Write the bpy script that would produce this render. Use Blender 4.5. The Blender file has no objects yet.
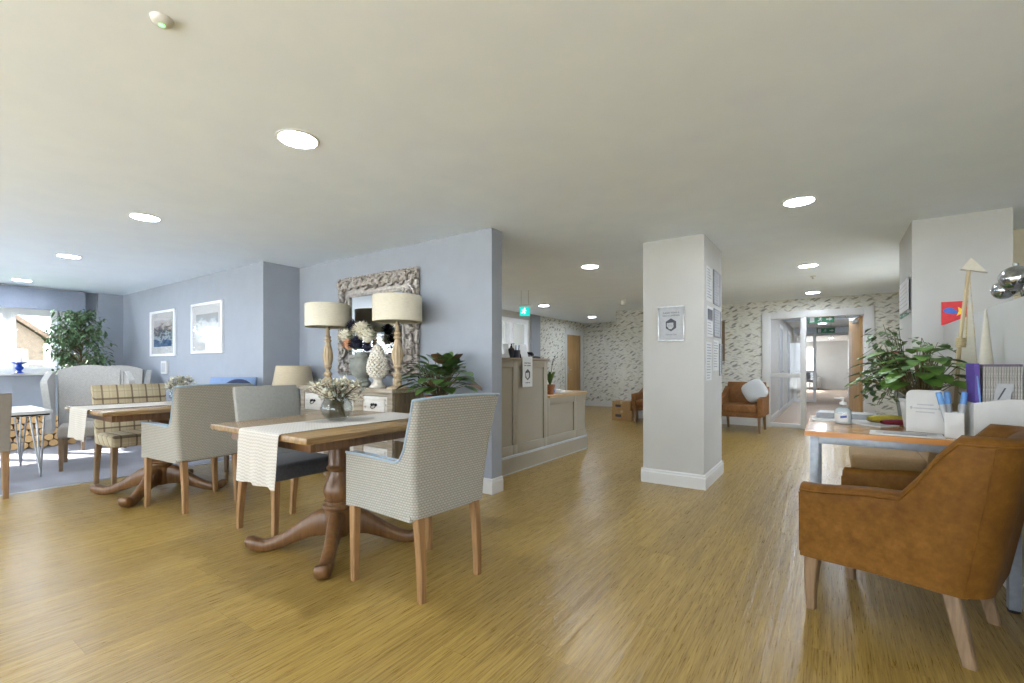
import bpy, bmesh, math, random
from mathutils import Vector, Matrix, noise
SC = bpy.context.scene
COL = SC.collection
PI = math.pi
R = math.radians
sin, cos = math.sin, math.cos

# ------------------------------------------------------------------ mesh builder
class MB:
    def __init__(s):
        s.bm = bmesh.new()
    def face(s, vs):
        try:
            return s.bm.faces.new(vs)
        except ValueError:
            return None
    def box(s, x0, x1, y0, y1, z0, z1, bev=0.0, seg=2, m=None):
        g = bmesh.ops.create_cube(s.bm, size=1.0)['verts']
        for v in g:
            v.co = Vector(((x0+x1)/2+v.co.x*(x1-x0), (y0+y1)/2+v.co.y*(y1-y0), (z0+z1)/2+v.co.z*(z1-z0)))
        if bev > 0:
            es = list({e for v in g for e in v.link_edges})
            r = bmesh.ops.bevel(s.bm, geom=es, offset=bev, segments=seg, affect='EDGES', profile=0.5)
            g = list({v for f in r['faces'] for v in f.verts} | {v for v in g if v.is_valid})
        if m is not None:
            bmesh.ops.transform(s.bm, matrix=m, verts=[v for v in g if v.is_valid])
        return s
    def lathe(s, prof, seg=24, c=(0, 0, 0), m=None, fl=None):
        rings = []
        for r, z in prof:
            if r < 1e-5:
                rings.append([s.bm.verts.new((c[0], c[1], c[2]+z))])
            else:
                ring = []
                for k in range(seg):
                    a = 2*PI*k/seg
                    rr = r*(fl(a, z) if fl else 1)
                    ring.append(s.bm.verts.new((c[0]+rr*cos(a), c[1]+rr*sin(a), c[2]+z)))
                rings.append(ring)
        for a, b in zip(rings, rings[1:]):
            s._bridge(a, b)
        for ring, flip in ((rings[0], True), (rings[-1], False)):
            if len(ring) > 2:
                s.face(list(reversed(ring)) if flip else ring)
        if m is not None:
            bmesh.ops.transform(s.bm, matrix=m, verts=[v for r in rings for v in r])
        return s
    def _bridge(s, a, b, closed=True):
        n = max(len(a), len(b))
        if len(a) == 1 and len(b) == 1:
            return
        for k in range(n if closed else n-1):
            k2 = (k+1) % n
            if len(a) == 1:
                s.face([a[0], b[k2], b[k]][::-1])
            elif len(b) == 1:
                s.face([a[k], a[k2], b[0]])
            else:
                s.face([a[k], a[k2], b[k2], b[k]])
    def loft(s, rings, caps=True, closed=True, m=None):
        vr = [[s.bm.verts.new(p) for p in r] for r in rings]
        for a, b in zip(vr, vr[1:]):
            s._bridge(a, b, closed)
        if caps and closed:
            s.face(list(reversed(vr[0]))); s.face(vr[-1])
        if m is not None:
            bmesh.ops.transform(s.bm, matrix=m, verts=[v for r in vr for v in r])
        return s
    def tube(s, pts, rad, seg=8, m=None):
        pts = [Vector(p) for p in pts]
        if not isinstance(rad, (list, tuple)):
            rad = [rad]*len(pts)
        rings = []
        up = Vector((0.13, 0.27, 0.95)).normalized()
        for i, p in enumerate(pts):
            t = (pts[min(i+1, len(pts)-1)]-pts[max(i-1, 0)])
            t = t.normalized() if t.length > 1e-9 else Vector((0, 0, 1))
            u = up-t*up.dot(t)
            if u.length < 1e-4:
                u = Vector((1, 0, 0))-t*t.x
            u.normalize(); w = t.cross(u); up = u
            rings.append([p+(u*cos(2*PI*k/seg)+w*sin(2*PI*k/seg))*rad[i] for k in range(seg)])
        return s.loft(rings, m=m)
    def prism(s, pts, z0, z1, axis='z', m=None):
        def P(a, b, h):
            return {'z': (a, b, h), 'x': (h, a, b), 'y': (a, h, b)}[axis]
        return s.loft([[P(a, b, z0) for a, b in pts], [P(a, b, z1) for a, b in pts]], m=m)
    def ball(s, c, r, seg=16, rings=10, m=None, dis=None):
        if not isinstance(r, (list, tuple)):
            r = (r, r, r)
        g = bmesh.ops.create_uvsphere(s.bm, u_segments=seg, v_segments=rings, radius=1.0)['verts']
        for v in g:
            k = dis(v.co) if dis else 1
            v.co = Vector((c[0]+v.co.x*r[0]*k, c[1]+v.co.y*r[1]*k, c[2]+v.co.z*r[2]*k))
        if m is not None:
            bmesh.ops.transform(s.bm, matrix=m, verts=g)
        return s
    def grid(s, f, nu, nv, th=0.0, m=None):
        """surface f(u,v) 0..1 -> point; thickness along the normal"""
        vs = [[Vector(f(i/nu, j/nv)) for j in range(nv+1)] for i in range(nu+1)]
        V = [[s.bm.verts.new(p) for p in row] for row in vs]
        allv = [v for r in V for v in r]
        for i in range(nu):
            for j in range(nv):
                s.face([V[i][j], V[i+1][j], V[i+1][j+1], V[i][j+1]])
        if th:
            W = []
            for i in range(nu+1):
                row = []
                for j in range(nv+1):
                    du = vs[min(i+1, nu)][j]-vs[max(i-1, 0)][j]
                    dv = vs[i][min(j+1, nv)]-vs[i][max(j-1, 0)]
                    n = du.cross(dv)
                    n = n.normalized() if n.length > 1e-12 else Vector((0, 0, 1))
                    row.append(s.bm.verts.new(vs[i][j]-n*th))
                W.append(row)
            for i in range(nu):
                for j in range(nv):
                    s.face([W[i][j], W[i][j+1], W[i+1][j+1], W[i+1][j]])
            for i in range(nu):
                s.face([V[i][0], W[i][0], W[i+1][0], V[i+1][0]])
                s.face([V[i][nv], V[i+1][nv], W[i+1][nv], W[i][nv]])
            for j in range(nv):
                s.face([V[0][j], V[0][j+1], W[0][j+1], W[0][j]])
                s.face([V[nu][j], W[nu][j], W[nu][j+1], V[nu][j+1]])
            allv += [v for r in W for v in r]
        if m is not None:
            bmesh.ops.transform(s.bm, matrix=m, verts=allv)
        return s
    def leaf(s, base, d, L, W, droop=0.3, up=(0, 0, 1), n=4, fold=0.25):
        base = Vector(base); d = Vector(d).normalized(); up = Vector(up)
        side = d.cross(up)
        side = side.normalized() if side.length > 1e-4 else Vector((1, 0, 0))
        nr = side.cross(d)
        rows = []
        for i in range(n+1):
            t = i/n
            w = W*0.5*max(0.02, math.sin(PI*min(1, t*0.92+0.05))**0.8)
            c = base+d*L*t+Vector((0, 0, -droop*L*t*t))
            rows.append((c-side*w+nr*w*fold, c, c+side*w+nr*w*fold))
        V = [[s.bm.verts.new(p) for p in r] for r in rows]
        for a, b in zip(V, V[1:]):
            s.face([a[0], a[1], b[1], b[0]]); s.face([a[1], a[2], b[2], b[1]])
        return s

def smooth_mesh(me, ang=40):
    for p in me.polygons:
        p.use_smooth = True
    me.set_sharp_from_angle(angle=R(ang))

def obj(name, mb, mat, parent=None, sm=40, label=None, loc=None, rot=None):
    me = bpy.data.meshes.new(name)
    bmesh.ops.recalc_face_normals(mb.bm, faces=mb.bm.faces[:])
    mb.bm.to_mesh(me); mb.bm.free()
    if sm:
        smooth_mesh(me, sm)
    o = bpy.data.objects.new(name, me)
    COL.objects.link(o)
    mats = mat if isinstance(mat, (list, tuple)) else [mat]
    for k in mats:
        me.materials.append(k)
    if parent is not None:
        o.parent = parent
    if label:
        o['label'] = label
    if loc is not None:
        o.location = loc
    if rot is not None:
        o.rotation_euler = rot
    return o

def tag(o, label, cat, group=None, kind=None):
    o['label'] = label; o['category'] = cat
    if group:
        o['group'] = group
    if kind:
        o['kind'] = kind
    return o

def thing(name, label, cat, loc=(0, 0, 0), rz=0.0, group=None):
    o = bpy.data.objects.new(name, None)
    COL.objects.link(o)
    o.empty_display_size = 0.1
    o.location = loc; o.rotation_euler = (0, 0, rz)
    return tag(o, label, cat, group)

def struct(name, mb, mat, sm=0):
    o = obj(name, mb, mat, None, sm)
    o['kind'] = 'structure'
    return o

def dup(root, loc, rz, label, group=None):
    def cp(o, par):
        c = o.copy(); COL.objects.link(c)
        if par is not None:
            c.parent = par
        for ch in list(o.children):
            cp(ch, c)
        return c
    r = cp(root, None)
    r.location = loc; r.rotation_euler = (0, 0, rz); r['label'] = label
    if group:
        r['group'] = group
    return r

def T(x=0, y=0, z=0, rx=0, ry=0, rz=0, s=1):
    return Matrix.Translation((x, y, z)) @ Matrix.Rotation(rz, 4, 'Z') @ Matrix.Rotation(ry, 4, 'Y') @ Matrix.Rotation(rx, 4, 'X') @ Matrix.Scale(s, 4)

_FONT = {}
def text_into(mb, body, size, m, depth=0.0006, align='CENTER'):
    cu = bpy.data.curves.new('lettering', 'FONT')
    cu.body = body; cu.size = size; cu.align_x = align; cu.align_y = 'CENTER'; cu.extrude = depth
    cu.resolution_u = 3
    o = bpy.data.objects.new('lettering', cu)
    COL.objects.link(o)
    bpy.context.view_layer.update()
    me = bpy.data.meshes.new_from_object(o.evaluated_get(bpy.context.evaluated_depsgraph_get()))
    n0 = len(mb.bm.verts)
    mb.bm.from_mesh(me)
    mb.bm.verts.ensure_lookup_table()
    bmesh.ops.transform(mb.bm, matrix=m, verts=mb.bm.verts[n0:])
    bpy.data.objects.remove(o); bpy.data.curves.remove(cu); bpy.data.meshes.remove(me)

# ------------------------------------------------------------------ materials
def lin(c):
    def f(v):
        v /= 255.0
        return v/12.92 if v <= 0.04045 else ((v+0.055)/1.055)**2.4
    return (f(c[0]), f(c[1]), f(c[2]), 1.0)

class NT:
    def __init__(s, name):
        s.mat = bpy.data.materials.new(name); s.mat.use_nodes = True
        s.nt = s.mat.node_tree; s.n = s.nt.nodes; s.l = s.nt.links
        s.b = s.n['Principled BSDF']; s.out = s.n['Material Output']
    def add(s, t, **kw):
        nd = s.n.new(t)
        for k, v in kw.items():
            if k[0] == '_':
                setattr(nd, k[1:], v)
            else:
                nd.inputs[k.replace('_', ' ')].default_value = v
        return nd
    def link(s, a, b):
        s.l.new(a, b)
    def val(s, x):
        return x
    def math(s, op, a, b=None, c=None):
        nd = s.n.new('ShaderNodeMath'); nd.operation = op
        for i, v in enumerate((a, b, c)):
            if v is None:
                continue
            if isinstance(v, (int, float)):
                nd.inputs[i].default_value = v
            else:
                s.l.new(v, nd.inputs[i])
        return nd.outputs[0]
    def coord(s, scale=(1, 1, 1), rot=(0, 0, 0), kind='Object'):
        tc = s.n.new('ShaderNodeTexCoord'); mp = s.n.new('ShaderNodeMapping')
        mp.inputs['Scale'].default_value = scale; mp.inputs['Rotation'].default_value = rot
        s.l.new(tc.outputs[kind], mp.inputs[0])
        return mp.outputs[0]
    def xyz(s, vec):
        nd = s.n.new('ShaderNodeSeparateXYZ'); s.l.new(vec, nd.inputs[0]); return nd.outputs
    def comb(s, x, y, z=0.0):
        nd = s.n.new('ShaderNodeCombineXYZ')
        for i, v in enumerate((x, y, z)):
            if isinstance(v, (int, float)):
                nd.inputs[i].default_value = v
            else:
                s.l.new(v, nd.inputs[i])
        return nd.outputs[0]
    def noise(s, vec, scale=5, detail=2, rough=0.5, dist=0.0):
        nd = s.n.new('ShaderNodeTexNoise')
        nd.inputs['Scale'].default_value = scale; nd.inputs['Detail'].default_value = detail
        nd.inputs['Roughness'].default_value = rough; nd.inputs['Distortion'].default_value = dist
        s.l.new(vec, nd.inputs['Vector']); return nd.outputs['Fac']
    def ramp(s, fac, stops):
        nd = s.n.new('ShaderNodeValToRGB')
        el = nd.color_ramp.elements
        while len(el) < len(stops):
            el.new(0.5)
        for e, (p, c) in zip(el, stops):
            e.position = p; e.color = lin(c) if max(c) > 1.0 or len(c) == 3 else c
        s.l.new(fac, nd.inputs[0]); return nd.outputs[0]
    def mix(s, fac, a, b, mode='MIX'):
        nd = s.n.new('ShaderNodeMix'); nd.data_type = 'RGBA'; nd.blend_type = mode
        for sock, v in ((nd.inputs[0], fac), (nd.inputs[6], a), (nd.inputs[7], b)):
            if isinstance(v, (int, float)):
                sock.default_value = v
            elif isinstance(v, tuple):
                sock.default_value = lin(v)
            else:
                s.l.new(v, sock)
        return nd.outputs[2]
    def color(s, c):
        if isinstance(c, tuple):
            s.b.inputs['Base Color'].default_value = lin(c)
        else:
            s.l.new(c, s.b.inputs['Base Color'])
        return s
    def set(s, **kw):
        for k, v in kw.items():
            sock = s.b.inputs[k.replace('_', ' ')]
            if isinstance(v, (int, float, tuple)):
                sock.default_value = v
            else:
                s.l.new(v, sock)
        return s
    def bump(s, h, strength=0.2, dist=0.01):
        nd = s.n.new('ShaderNodeBump'); nd.inputs['Strength'].default_value = strength
        nd.inputs['Distance'].default_value = dist
        s.l.new(h, nd.inputs['Height']); s.l.new(nd.outputs[0], s.b.inputs['Normal'])
        return s

def plain(name, c, rough=0.6, metal=0.0, var=0.06, sc=30, bump=0.0, spec=None):
    t = NT(name)
    v = t.coord()
    f = t.noise(v, sc, 3)
    lo = tuple(max(0, k*(1-var)) for k in c); hi = tuple(min(255, k*(1+var)) for k in c)
    t.color(t.ramp(f, [(0.3, lo), (0.7, hi)]))
    t.set(Roughness=rough, Metallic=metal)
    if spec is not None:
        t.b.inputs['Specular IOR Level'].default_value = spec
    if bump:
        t.bump(f, bump, 0.004)
    return t.mat

def emit(name, c, strength):
    t = NT(name)
    t.color(c).set(Roughness=0.5)
    t.b.inputs['Emission Color'].default_value = lin(c)
    t.b.inputs['Emission Strength'].default_value = strength
    return t.mat

def wood(name, dark, light, axis=0, scale=1.0, rough=0.45, grain=(3, 40, 40), bump=0.12):
    """streaky grain; axis = index of the long direction in object space"""
    t = NT(name)
    sc = [grain[1]*scale]*3; sc[axis] = grain[0]*scale
    v = t.coord(scale=tuple(sc))
    f = t.noise(v, 1.0, 5, 0.6, 0.6)
    big = t.noise(t.coord(), 2.0*scale, 2)
    g = t.math('ADD', t.math('MULTIPLY', f, 0.75), t.math('MULTIPLY', big, 0.25))
    t.color(t.ramp(g, [(0.32, dark), (0.62, light)]))
    t.set(Roughness=rough)
    t.bump(f, bump, 0.003)
    return t.mat

def fabric(name, c1, c2, scale=90, rough=0.9, bump=0.3):
    """plain woven cloth"""
    t = NT(name)
    x, y, z = t.xyz(t.coord())
    u = t.math('ADD', x, y)
    a = t.math('SINE', t.math('MULTIPLY', u, scale*6.28))
    b = t.math('SINE', t.math('MULTIPLY', z, scale*6.28))
    w = t.math('MULTIPLY_ADD', t.math('MULTIPLY', a, b), 0.25, 0.5)
    f = t.math('ADD', t.math('MULTIPLY', w, 0.6), t.math('MULTIPLY', t.noise(t.coord(), 60, 4), 0.4))
    t.color(t.ramp(f, [(0.3, c1), (0.7, c2)]))
    t.set(Roughness=rough)
    t.b.inputs['Specular IOR Level'].default_value = 0.15
    t.b.inputs['Sheen Weight'].default_value = 0.15
    t.bump(f, bump, 0.002)
    return t.mat

# ------------------------------------------------------------------ the materials of the place
def mat_floor():
    t = NT('honey wood plank vinyl')
    x, y, z = t.xyz(t.coord())
    W = 0.185
    col = t.math('FLOOR', t.math('DIVIDE', x, W))
    rnd = t.n.new('ShaderNodeTexWhiteNoise'); rnd.noise_dimensions = '1D'
    t.link(col, rnd.inputs['W'])
    yo = t.math('ADD', y, t.math('MULTIPLY', rnd.outputs['Value'], 1.7))
    row = t.math('FLOOR', t.math('DIVIDE', yo, 1.25))
    r2 = t.n.new('ShaderNodeTexWhiteNoise'); r2.noise_dimensions = '2D'
    t.link(t.comb(col, row), r2.inputs['Vector'])
    pl = r2.outputs['Value']
    # grain, long streaks down the plank
    gv = t.comb(t.math('MULTIPLY', x, 84), t.math('ADD', t.math('MULTIPLY', y, 2.2), t.math('MULTIPLY', pl, 40)), 0)
    g = t.noise(gv, 1.0, 6, 0.62, 0.7)
    gv2 = t.comb(t.math('MULTIPLY', x, 210), t.math('MULTIPLY', y, 9), 0)
    g2 = t.noise(gv2, 1.0, 3, 0.6, 0.3)
    gg = t.math('ADD', t.math('MULTIPLY', g, 0.62), t.math('MULTIPLY', g2, 0.38))
    c = t.ramp(gg, [(0.30, (112, 89, 46)), (0.44, (142, 116, 61)), (0.56, (165, 139, 78)), (0.72, (184, 158, 96))])
    tone = t.ramp(pl, [(0.0, (236, 232, 226)), (1.0, (255, 252, 244))])
    c = t.mix(1.0, c, tone, 'MULTIPLY')
    fx = t.math('FRACT', t.math('DIVIDE', x, W)); fy = t.math('FRACT', t.math('DIVIDE', yo, 1.25))
    seam = t.math('MAXIMUM', t.math('LESS_THAN', fx, 0.010), t.math('LESS_THAN', fy, 0.0018))
    c = t.mix(t.math('MULTIPLY', seam, 0.45), c, (104, 76, 40))
    t.color(c)
    t.set(Roughness=t.math('MULTIPLY_ADD', g2, 0.2, 0.2))
    t.b.inputs['Specular IOR Level'].default_value = 0.4
    und = t.noise(t.comb(t.math('MULTIPLY', x, 22), t.math('MULTIPLY', y, 0.8), 0), 1.0, 2)
    h = t.math('ADD', t.math('MULTIPLY', und, 3.0), t.math('MULTIPLY', g, 0.5))
    h = t.math('SUBTRACT', h, t.math('MULTIPLY', seam, 0.4))
    t.bump(h, 0.35, 0.004)
    return t.mat

def mat_wallpaper():
    t = NT('bird flock wallpaper')
    tc = t.n.new('ShaderNodeTexCoord')
    x, y, z = t.xyz(tc.outputs['Object'])
    u = t.math('ADD', x, y)
    nz = t.noise(t.comb(t.math('MULTIPLY', u, 7), t.math('MULTIPLY', z, 14), 0), 1.0, 3)
    def strokes(su, sz, tilt, thr, seed):
        uu = t.math('ADD', u, seed)
        zz = t.math('SUBTRACT', z, t.math('MULTIPLY', uu, tilt))
        zz = t.math('ADD', zz, t.math('MULTIPLY', t.math('SUBTRACT', nz, 0.5), 0.07))
        vo = t.n.new('ShaderNodeTexVoronoi'); vo.voronoi_dimensions = '2D'; vo.inputs['Scale'].default_value = 1.0
        vo.inputs['Randomness'].default_value = 0.9
        t.link(t.comb(t.math('MULTIPLY', uu, su), t.math('MULTIPLY', zz, sz)), vo.inputs['Vector'])
        d = vo.outputs['Distance']
        col = vo.outputs['Color']
        mask = t.n.new('ShaderNodeMapRange'); mask.inputs[1].default_value = thr; mask.inputs[2].default_value = thr*0.55
        t.link(d, mask.inputs[0])
        return mask.outputs[0], col
    m1, c1 = strokes(4.0, 11.5, 0.45, 0.24, 0.0)
    m2, c2 = strokes(5.0, 18.0, -0.28, 0.22, 3.7)
    m3, c3 = strokes(6.5, 24.0, 0.10, 0.22, 8.1)
    r1 = t.xyz(c1)[0]
    base = t.mix(t.noise(tc.outputs['Object'], 3, 2), (208, 207, 196), (219, 218, 210))
    wv = t.math('SINE', t.math('ADD', t.math('MULTIPLY', z, 95), t.math('MULTIPLY', nz, 26)))
    base = t.mix(t.math('MULTIPLY', t.math('GREATER_THAN', wv, 0.82), 0.32), base, (168, 168, 156))
    k1 = t.ramp(r1, [(0.0, (84, 84, 88)), (0.5, (112, 110, 106)), (0.78, (140, 132, 112)), (1.0, (160, 153, 110))])
    base = t.mix(t.math('MULTIPLY', m3, 0.35), base, (160, 158, 148))
    base = t.mix(t.math('MULTIPLY', m2, 0.5), base, (136, 132, 120))
    base = t.mix(t.math('MULTIPLY', m1, 0.75), base, k1)
    t.color(base).set(Roughness=0.75)
    return t.mat

def mat_carpet(name, a, b):
    t = NT(name)
    v = t.coord()
    f = t.noise(v, 160, 4, 0.7); g = t.noise(v, 3, 2)
    h = t.math('ADD', t.math('MULTIPLY', f, 0.7), t.math('MULTIPLY', g, 0.3))
    t.color(t.ramp(h, [(0.3, a), (0.7, b)])).set(Roughness=0.95)
    t.b.inputs['Specular IOR Level'].default_value = 0.1
    t.bump(f, 0.5, 0.004)
    return t.mat

def mat_pattern(name, base, mark, edge):
    """small woven lozenge pattern of the armchair covers"""
    t = NT(name)
    x, y, z = t.xyz(t.coord())
    u = t.math('ADD', x, y)
    br = t.n.new('ShaderNodeTexBrick')
    br.inputs['Scale'].default_value = 1.0
    br.inputs['Brick Width'].default_value = 0.020; br.inputs['Row Height'].default_value = 0.0125
    br.inputs['Mortar Size'].default_value = 0.0030; br.inputs['Mortar Smooth'].default_value = 0.6
    br.inputs['Color1'].default_value = lin(base); br.inputs['Color2'].default_value = lin(edge)
    br.inputs['Mortar'].default_value = lin(mark)
    t.link(t.comb(u, t.math('ADD', z, t.math('MULTIPLY', u, 0.0))), br.inputs['Vector'])
    n = t.noise(t.coord(), 220, 3)
    c = t.mix(t.math('MULTIPLY', n, 0.35), br.outputs['Color'], edge)
    t.color(c).set(Roughness=0.9)
    t.b.inputs['Specular IOR Level'].default_value = 0.15
    t.bump(t.math('ADD', br.outputs['Fac'], t.math('MULTIPLY', n, 0.5)), 0.3, 0.002)
    return t.mat

def mat_plaid():
    t = NT('brown plaid fabric')
    x, y, z = t.xyz(t.coord())
    u = t.math('ADD', x, y)
    def band(v, period, width, off=0.0):
        f = t.math('FRACT', t.math('ADD', t.math('DIVIDE', v, period), off))
        return t.math('LESS_THAN', f, width)
    u = y; z = t.math('ADD', z, x)
    c = t.mix(t.noise(t.coord(), 120, 3), (172, 158, 130), (194, 182, 154))
    for v in (u, z):
        c = t.mix(t.math('MULTIPLY', band(v, 0.118, 0.36, 0.32), 0.30), c, (150, 134, 104))
    for v in (u, z):
        c = t.mix(t.math('MULTIPLY', band(v, 0.118, 0.12), 0.78), c, (84, 66, 50))
        c = t.mix(t.math('MULTIPLY', band(v, 0.118, 0.05, 0.5), 0.40), c, (124, 112, 96))
    t.color(c).set(Roughness=0.9)
    return t.mat

def mat_leather(name, dark, mid, light):
    t = NT(name)
    v = t.coord()
    f = t.noise(v, 4, 4, 0.65, 0.6); g = t.noise(v, 26, 4, 0.7)
    h = t.math('ADD', t.math('MULTIPLY', f, 0.55), t.math('MULTIPLY', g, 0.45))
    t.color(t.ramp(h, [(0.32, dark), (0.5, mid), (0.68, light)]))
    t.set(Roughness=0.6)
    t.b.inputs['Specular IOR Level'].default_value = 0.18
    t.bump(t.noise(v, 320, 3), 0.18, 0.001)
    return t.mat

def mat_distressed():
    t = NT('distressed white paint on wood')
    v = t.coord(scale=(4, 30, 30))
    f = t.noise(v, 1.0, 5, 0.65, 0.5)
    g = t.noise(t.coord(), 9, 4, 0.7)
    h = t.math('ADD', t.math('MULTIPLY', f, 0.6), t.math('MULTIPLY', g, 0.4))
    t.color(t.ramp(h, [(0.36, (128, 108, 82)), (0.42, (196, 190, 180)), (0.6, (216, 214, 210))]))
    t.set(Roughness=0.7); t.bump(f, 0.2, 0.002)
    return t.mat

def mat_clear_glass(name='clear glass', tint=(1, 1, 1), refl=0.10):
    t = NT(name)
    tr = t.add('ShaderNodeBsdfTransparent'); tr.inputs['Color'].default_value = tint+(1,)
    gl = t.add('ShaderNodeBsdfGlossy'); gl.inputs['Roughness'].default_value = 0.02
    lw = t.add('ShaderNodeLayerWeight'); lw.inputs['Blend'].default_value = 0.5
    fr = t.math('MULTIPLY_ADD', t.math('POWER', lw.outputs['Facing'], 4.0), 0.6, refl*0.4)
    mx = t.add('ShaderNodeMixShader')
    t.link(fr, mx.inputs[0]); t.link(tr.outputs[0], mx.inputs[1]); t.link(gl.outputs[0], mx.inputs[2])
    t.link(mx.outputs[0], t.out.inputs['Surface'])
    return t.mat

def mat_leaf(name, a, b, sc=9, rough=0.45):
    t = NT(name)
    f = t.noise(t.coord(), sc, 3, 0.6)
    t.color(t.ramp(f, [(0.3, a), (0.7, b)])).set(Roughness=rough)
    return t.mat

def mat_shade(name, c):
    t = NT(name)
    x, y, z = t.xyz(t.coord())
    f = t.noise(t.comb(t.math('MULTIPLY', x, 30), t.math('MULTIPLY', y, 30), t.math('MULTIPLY', z, 260)), 1.0, 3)
    t.color(t.ramp(f, [(0.3, tuple(k*0.93 for k in c)), (0.7, c)])).set(Roughness=0.9)
    t.b.inputs['Specular IOR Level'].default_value = 0.1
    return t.mat

def mat_logend():
    t = NT('cut log end')
    x, y, z = t.xyz(t.coord())
    r = t.math('SQRT', t.math('ADD', t.math('MULTIPLY', y, y), t.math('MULTIPLY', z, z)))
    r = t.math('ADD', r, t.math('MULTIPLY', t.noise(t.coord(), 25, 2), 0.012))
    w = t.math('SINE', t.math('MULTIPLY', r, 900))
    t.color(t.ramp(t.math('MULTIPLY_ADD', w, 0.25, 0.5), [(0.2, (176, 138, 88)), (0.8, (224, 190, 140))])).set(Roughness=0.85)
    return t.mat

def mat_painting(name, stops, sc):
    t = NT(name)
    x, y, z = t.xyz(t.coord())
    n = t.noise(t.coord(scale=(3, 1, 8)), sc, 5, 0.65, 0.8)
    h = t.math('ADD', t.math('MULTIPLY', z, 1.9), t.math('MULTIPLY', t.math('SUBTRACT', n, 0.5), 1.1))
    t.color(t.ramp(t.math('ADD', h, 0.5), stops)).set(Roughness=0.25)
    return t.mat

def mat_tiles():
    t = NT('white ceiling tiles')
    br = t.n.new('ShaderNodeTexBrick'); br.offset = 0.0
    br.inputs['Scale'].default_value = 1.0; br.inputs['Brick Width'].default_value = 0.6; br.inputs['Row Height'].default_value = 0.6
    br.inputs['Mortar Size'].default_value = 0.012
    br.inputs['Color1'].default_value = lin((226, 226, 222)); br.inputs['Color2'].default_value = lin((220, 220, 216)); br.inputs['Mortar'].default_value = lin((190, 190, 188))
    t.link(t.coord(), br.inputs['Vector'])
    t.color(br.outputs['Color']).set(Roughness=0.8)
    return t.mat

def mat_runner():
    t = NT('ribbed ivory runner')
    x, y, z = t.xyz(t.coord())
    v = t.math('ADD', y, z)
    wob = t.math('MULTIPLY', t.math('SINE', t.math('MULTIPLY', x, 220)), 0.9)
    s = t.math('SINE', t.math('ADD', t.math('MULTIPLY', v, 350), wob))
    f = t.math('MULTIPLY_ADD', s, 0.16, 0.55)
    n = t.noise(t.coord(), 150, 3)
    h = t.math('ADD', t.math('MULTIPLY', f, 0.75), t.math('MULTIPLY', n, 0.25))
    t.color(t.ramp(h, [(0.2, (150, 144, 135)), (0.75, (200, 195, 187))])).set(Roughness=0.9)
    t.bump(h, 0.5, 0.003)
    return t.mat

M = {}
M['floor'] = mat_floor()
M['paper'] = mat_wallpaper()
M['carpet'] = mat_carpet('grey carpet', (134, 133, 139), (164, 163, 169))
M['carpet2'] = mat_carpet('beige corridor carpet', (158, 140, 124), (186, 168, 152))
M['ceiling'] = plain('white ceiling paint', (233, 243, 255), 0.85, var=0.008, sc=4)
M['white'] = plain('white wall paint', (188, 187, 183), 0.8, var=0.01, sc=5)
M['warm'] = plain('cream wall paint', (222, 214, 190), 0.8, var=0.01, sc=5)
M['blue'] = plain('pale blue grey wall paint', (154, 160, 170), 0.75, var=0.012, sc=6)
M['trim'] = plain('white gloss trim', (208, 208, 206), 0.35, var=0.01, sc=5)
M['upvc'] = plain('white window plastic', (240, 241, 243), 0.3, var=0.01, sc=5)
M['valance'] = fabric('blue grey valance cloth', (116, 123, 138), (136, 143, 158), 120)
M['pattern'] = mat_pattern('light grey lozenge weave', (160, 157, 149), (128, 127, 123), (169, 166, 158))
M['pattern2'] = mat_pattern('beige grey lozenge weave', (160, 155, 145), (130, 127, 119), (168, 163, 153))
M['bluefab'] = fabric('dusty blue velvet', (124, 141, 156), (152, 169, 184), 140)
M['grey'] = fabric('mid grey cloth', (130, 130, 127), (152, 152, 148), 130)
M['darkgrey'] = fabric('charcoal seat cloth', (62, 64, 70), (84, 86, 92), 130)
M['taupe'] = fabric('taupe wool cloth', (128, 122, 114), (158, 151, 142), 70)
M['wingfab'] = fabric('light grey tweed', (150, 148, 144), (182, 180, 176), 60)
M['plaid'] = mat_plaid()
M['leather'] = mat_leather('tan leather', (82, 51, 12), (103, 67, 18), (124, 85, 31))
M['leather2'] = mat_leather('brown leather', (100, 66, 36), (128, 88, 52), (150, 106, 66))
M['tanfab'] = fabric('beige suede', (150, 122, 86), (172, 144, 106), 150)
M['oak'] = wood('oak leg', (116, 84, 50), (154, 118, 78), 2)
M['oakgrey'] = wood('weathered oak leg', (98, 76, 54), (136, 110, 82), 2)
M['tabletop'] = wood('oak table top', (112, 88, 56), (152, 124, 86), 1, rough=0.22, bump=0.05)
M['tablewood'] = wood('brown turned oak', (84, 56, 31), (118, 84, 51), 2, rough=0.35)
M['runner'] = mat_runner()
M['distressed'] = mat_distressed()
M['sidewood'] = wood('worn brown wood', (96, 80, 60), (146, 126, 98), 2, rough=0.6)
M['iron'] = plain('black iron', (34, 32, 32), 0.45, 0.6)
M['chrome'] = plain('brushed steel', (176, 178, 180), 0.3, 0.9)
M['greymetal'] = plain('grey painted metal', (142, 148, 156), 0.4, 0.2)
M['black'] = plain('black plastic', (26, 26, 28), 0.5)
M['silver'] = plain('silvered carving', (170, 163, 157), 0.45, 0.35, var=0.16, sc=24, bump=0.2)
M['mirror'] = NT('mirror silver').color((235, 236, 236)).set(Roughness=0.01, Metallic=1.0).mat
M['shade'] = mat_shade('cream linen shade', (224, 216, 196))
M['shade2'] = mat_shade('beige linen shade', (200, 186, 160))
M['lampwood'] = wood('limed turned wood', (150, 128, 98), (196, 176, 146), 2, rough=0.7)
M['stone'] = plain('grey green stoneware', (134, 137, 130), 0.7, var=0.1, sc=14, bump=0.2)
M['ceramic'] = plain('ivory ceramic', (222, 216, 204), 0.4, var=0.04)
M['whiteceramic'] = plain('white ceramic', (206, 206, 206), 0.3, var=0.01)
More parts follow.
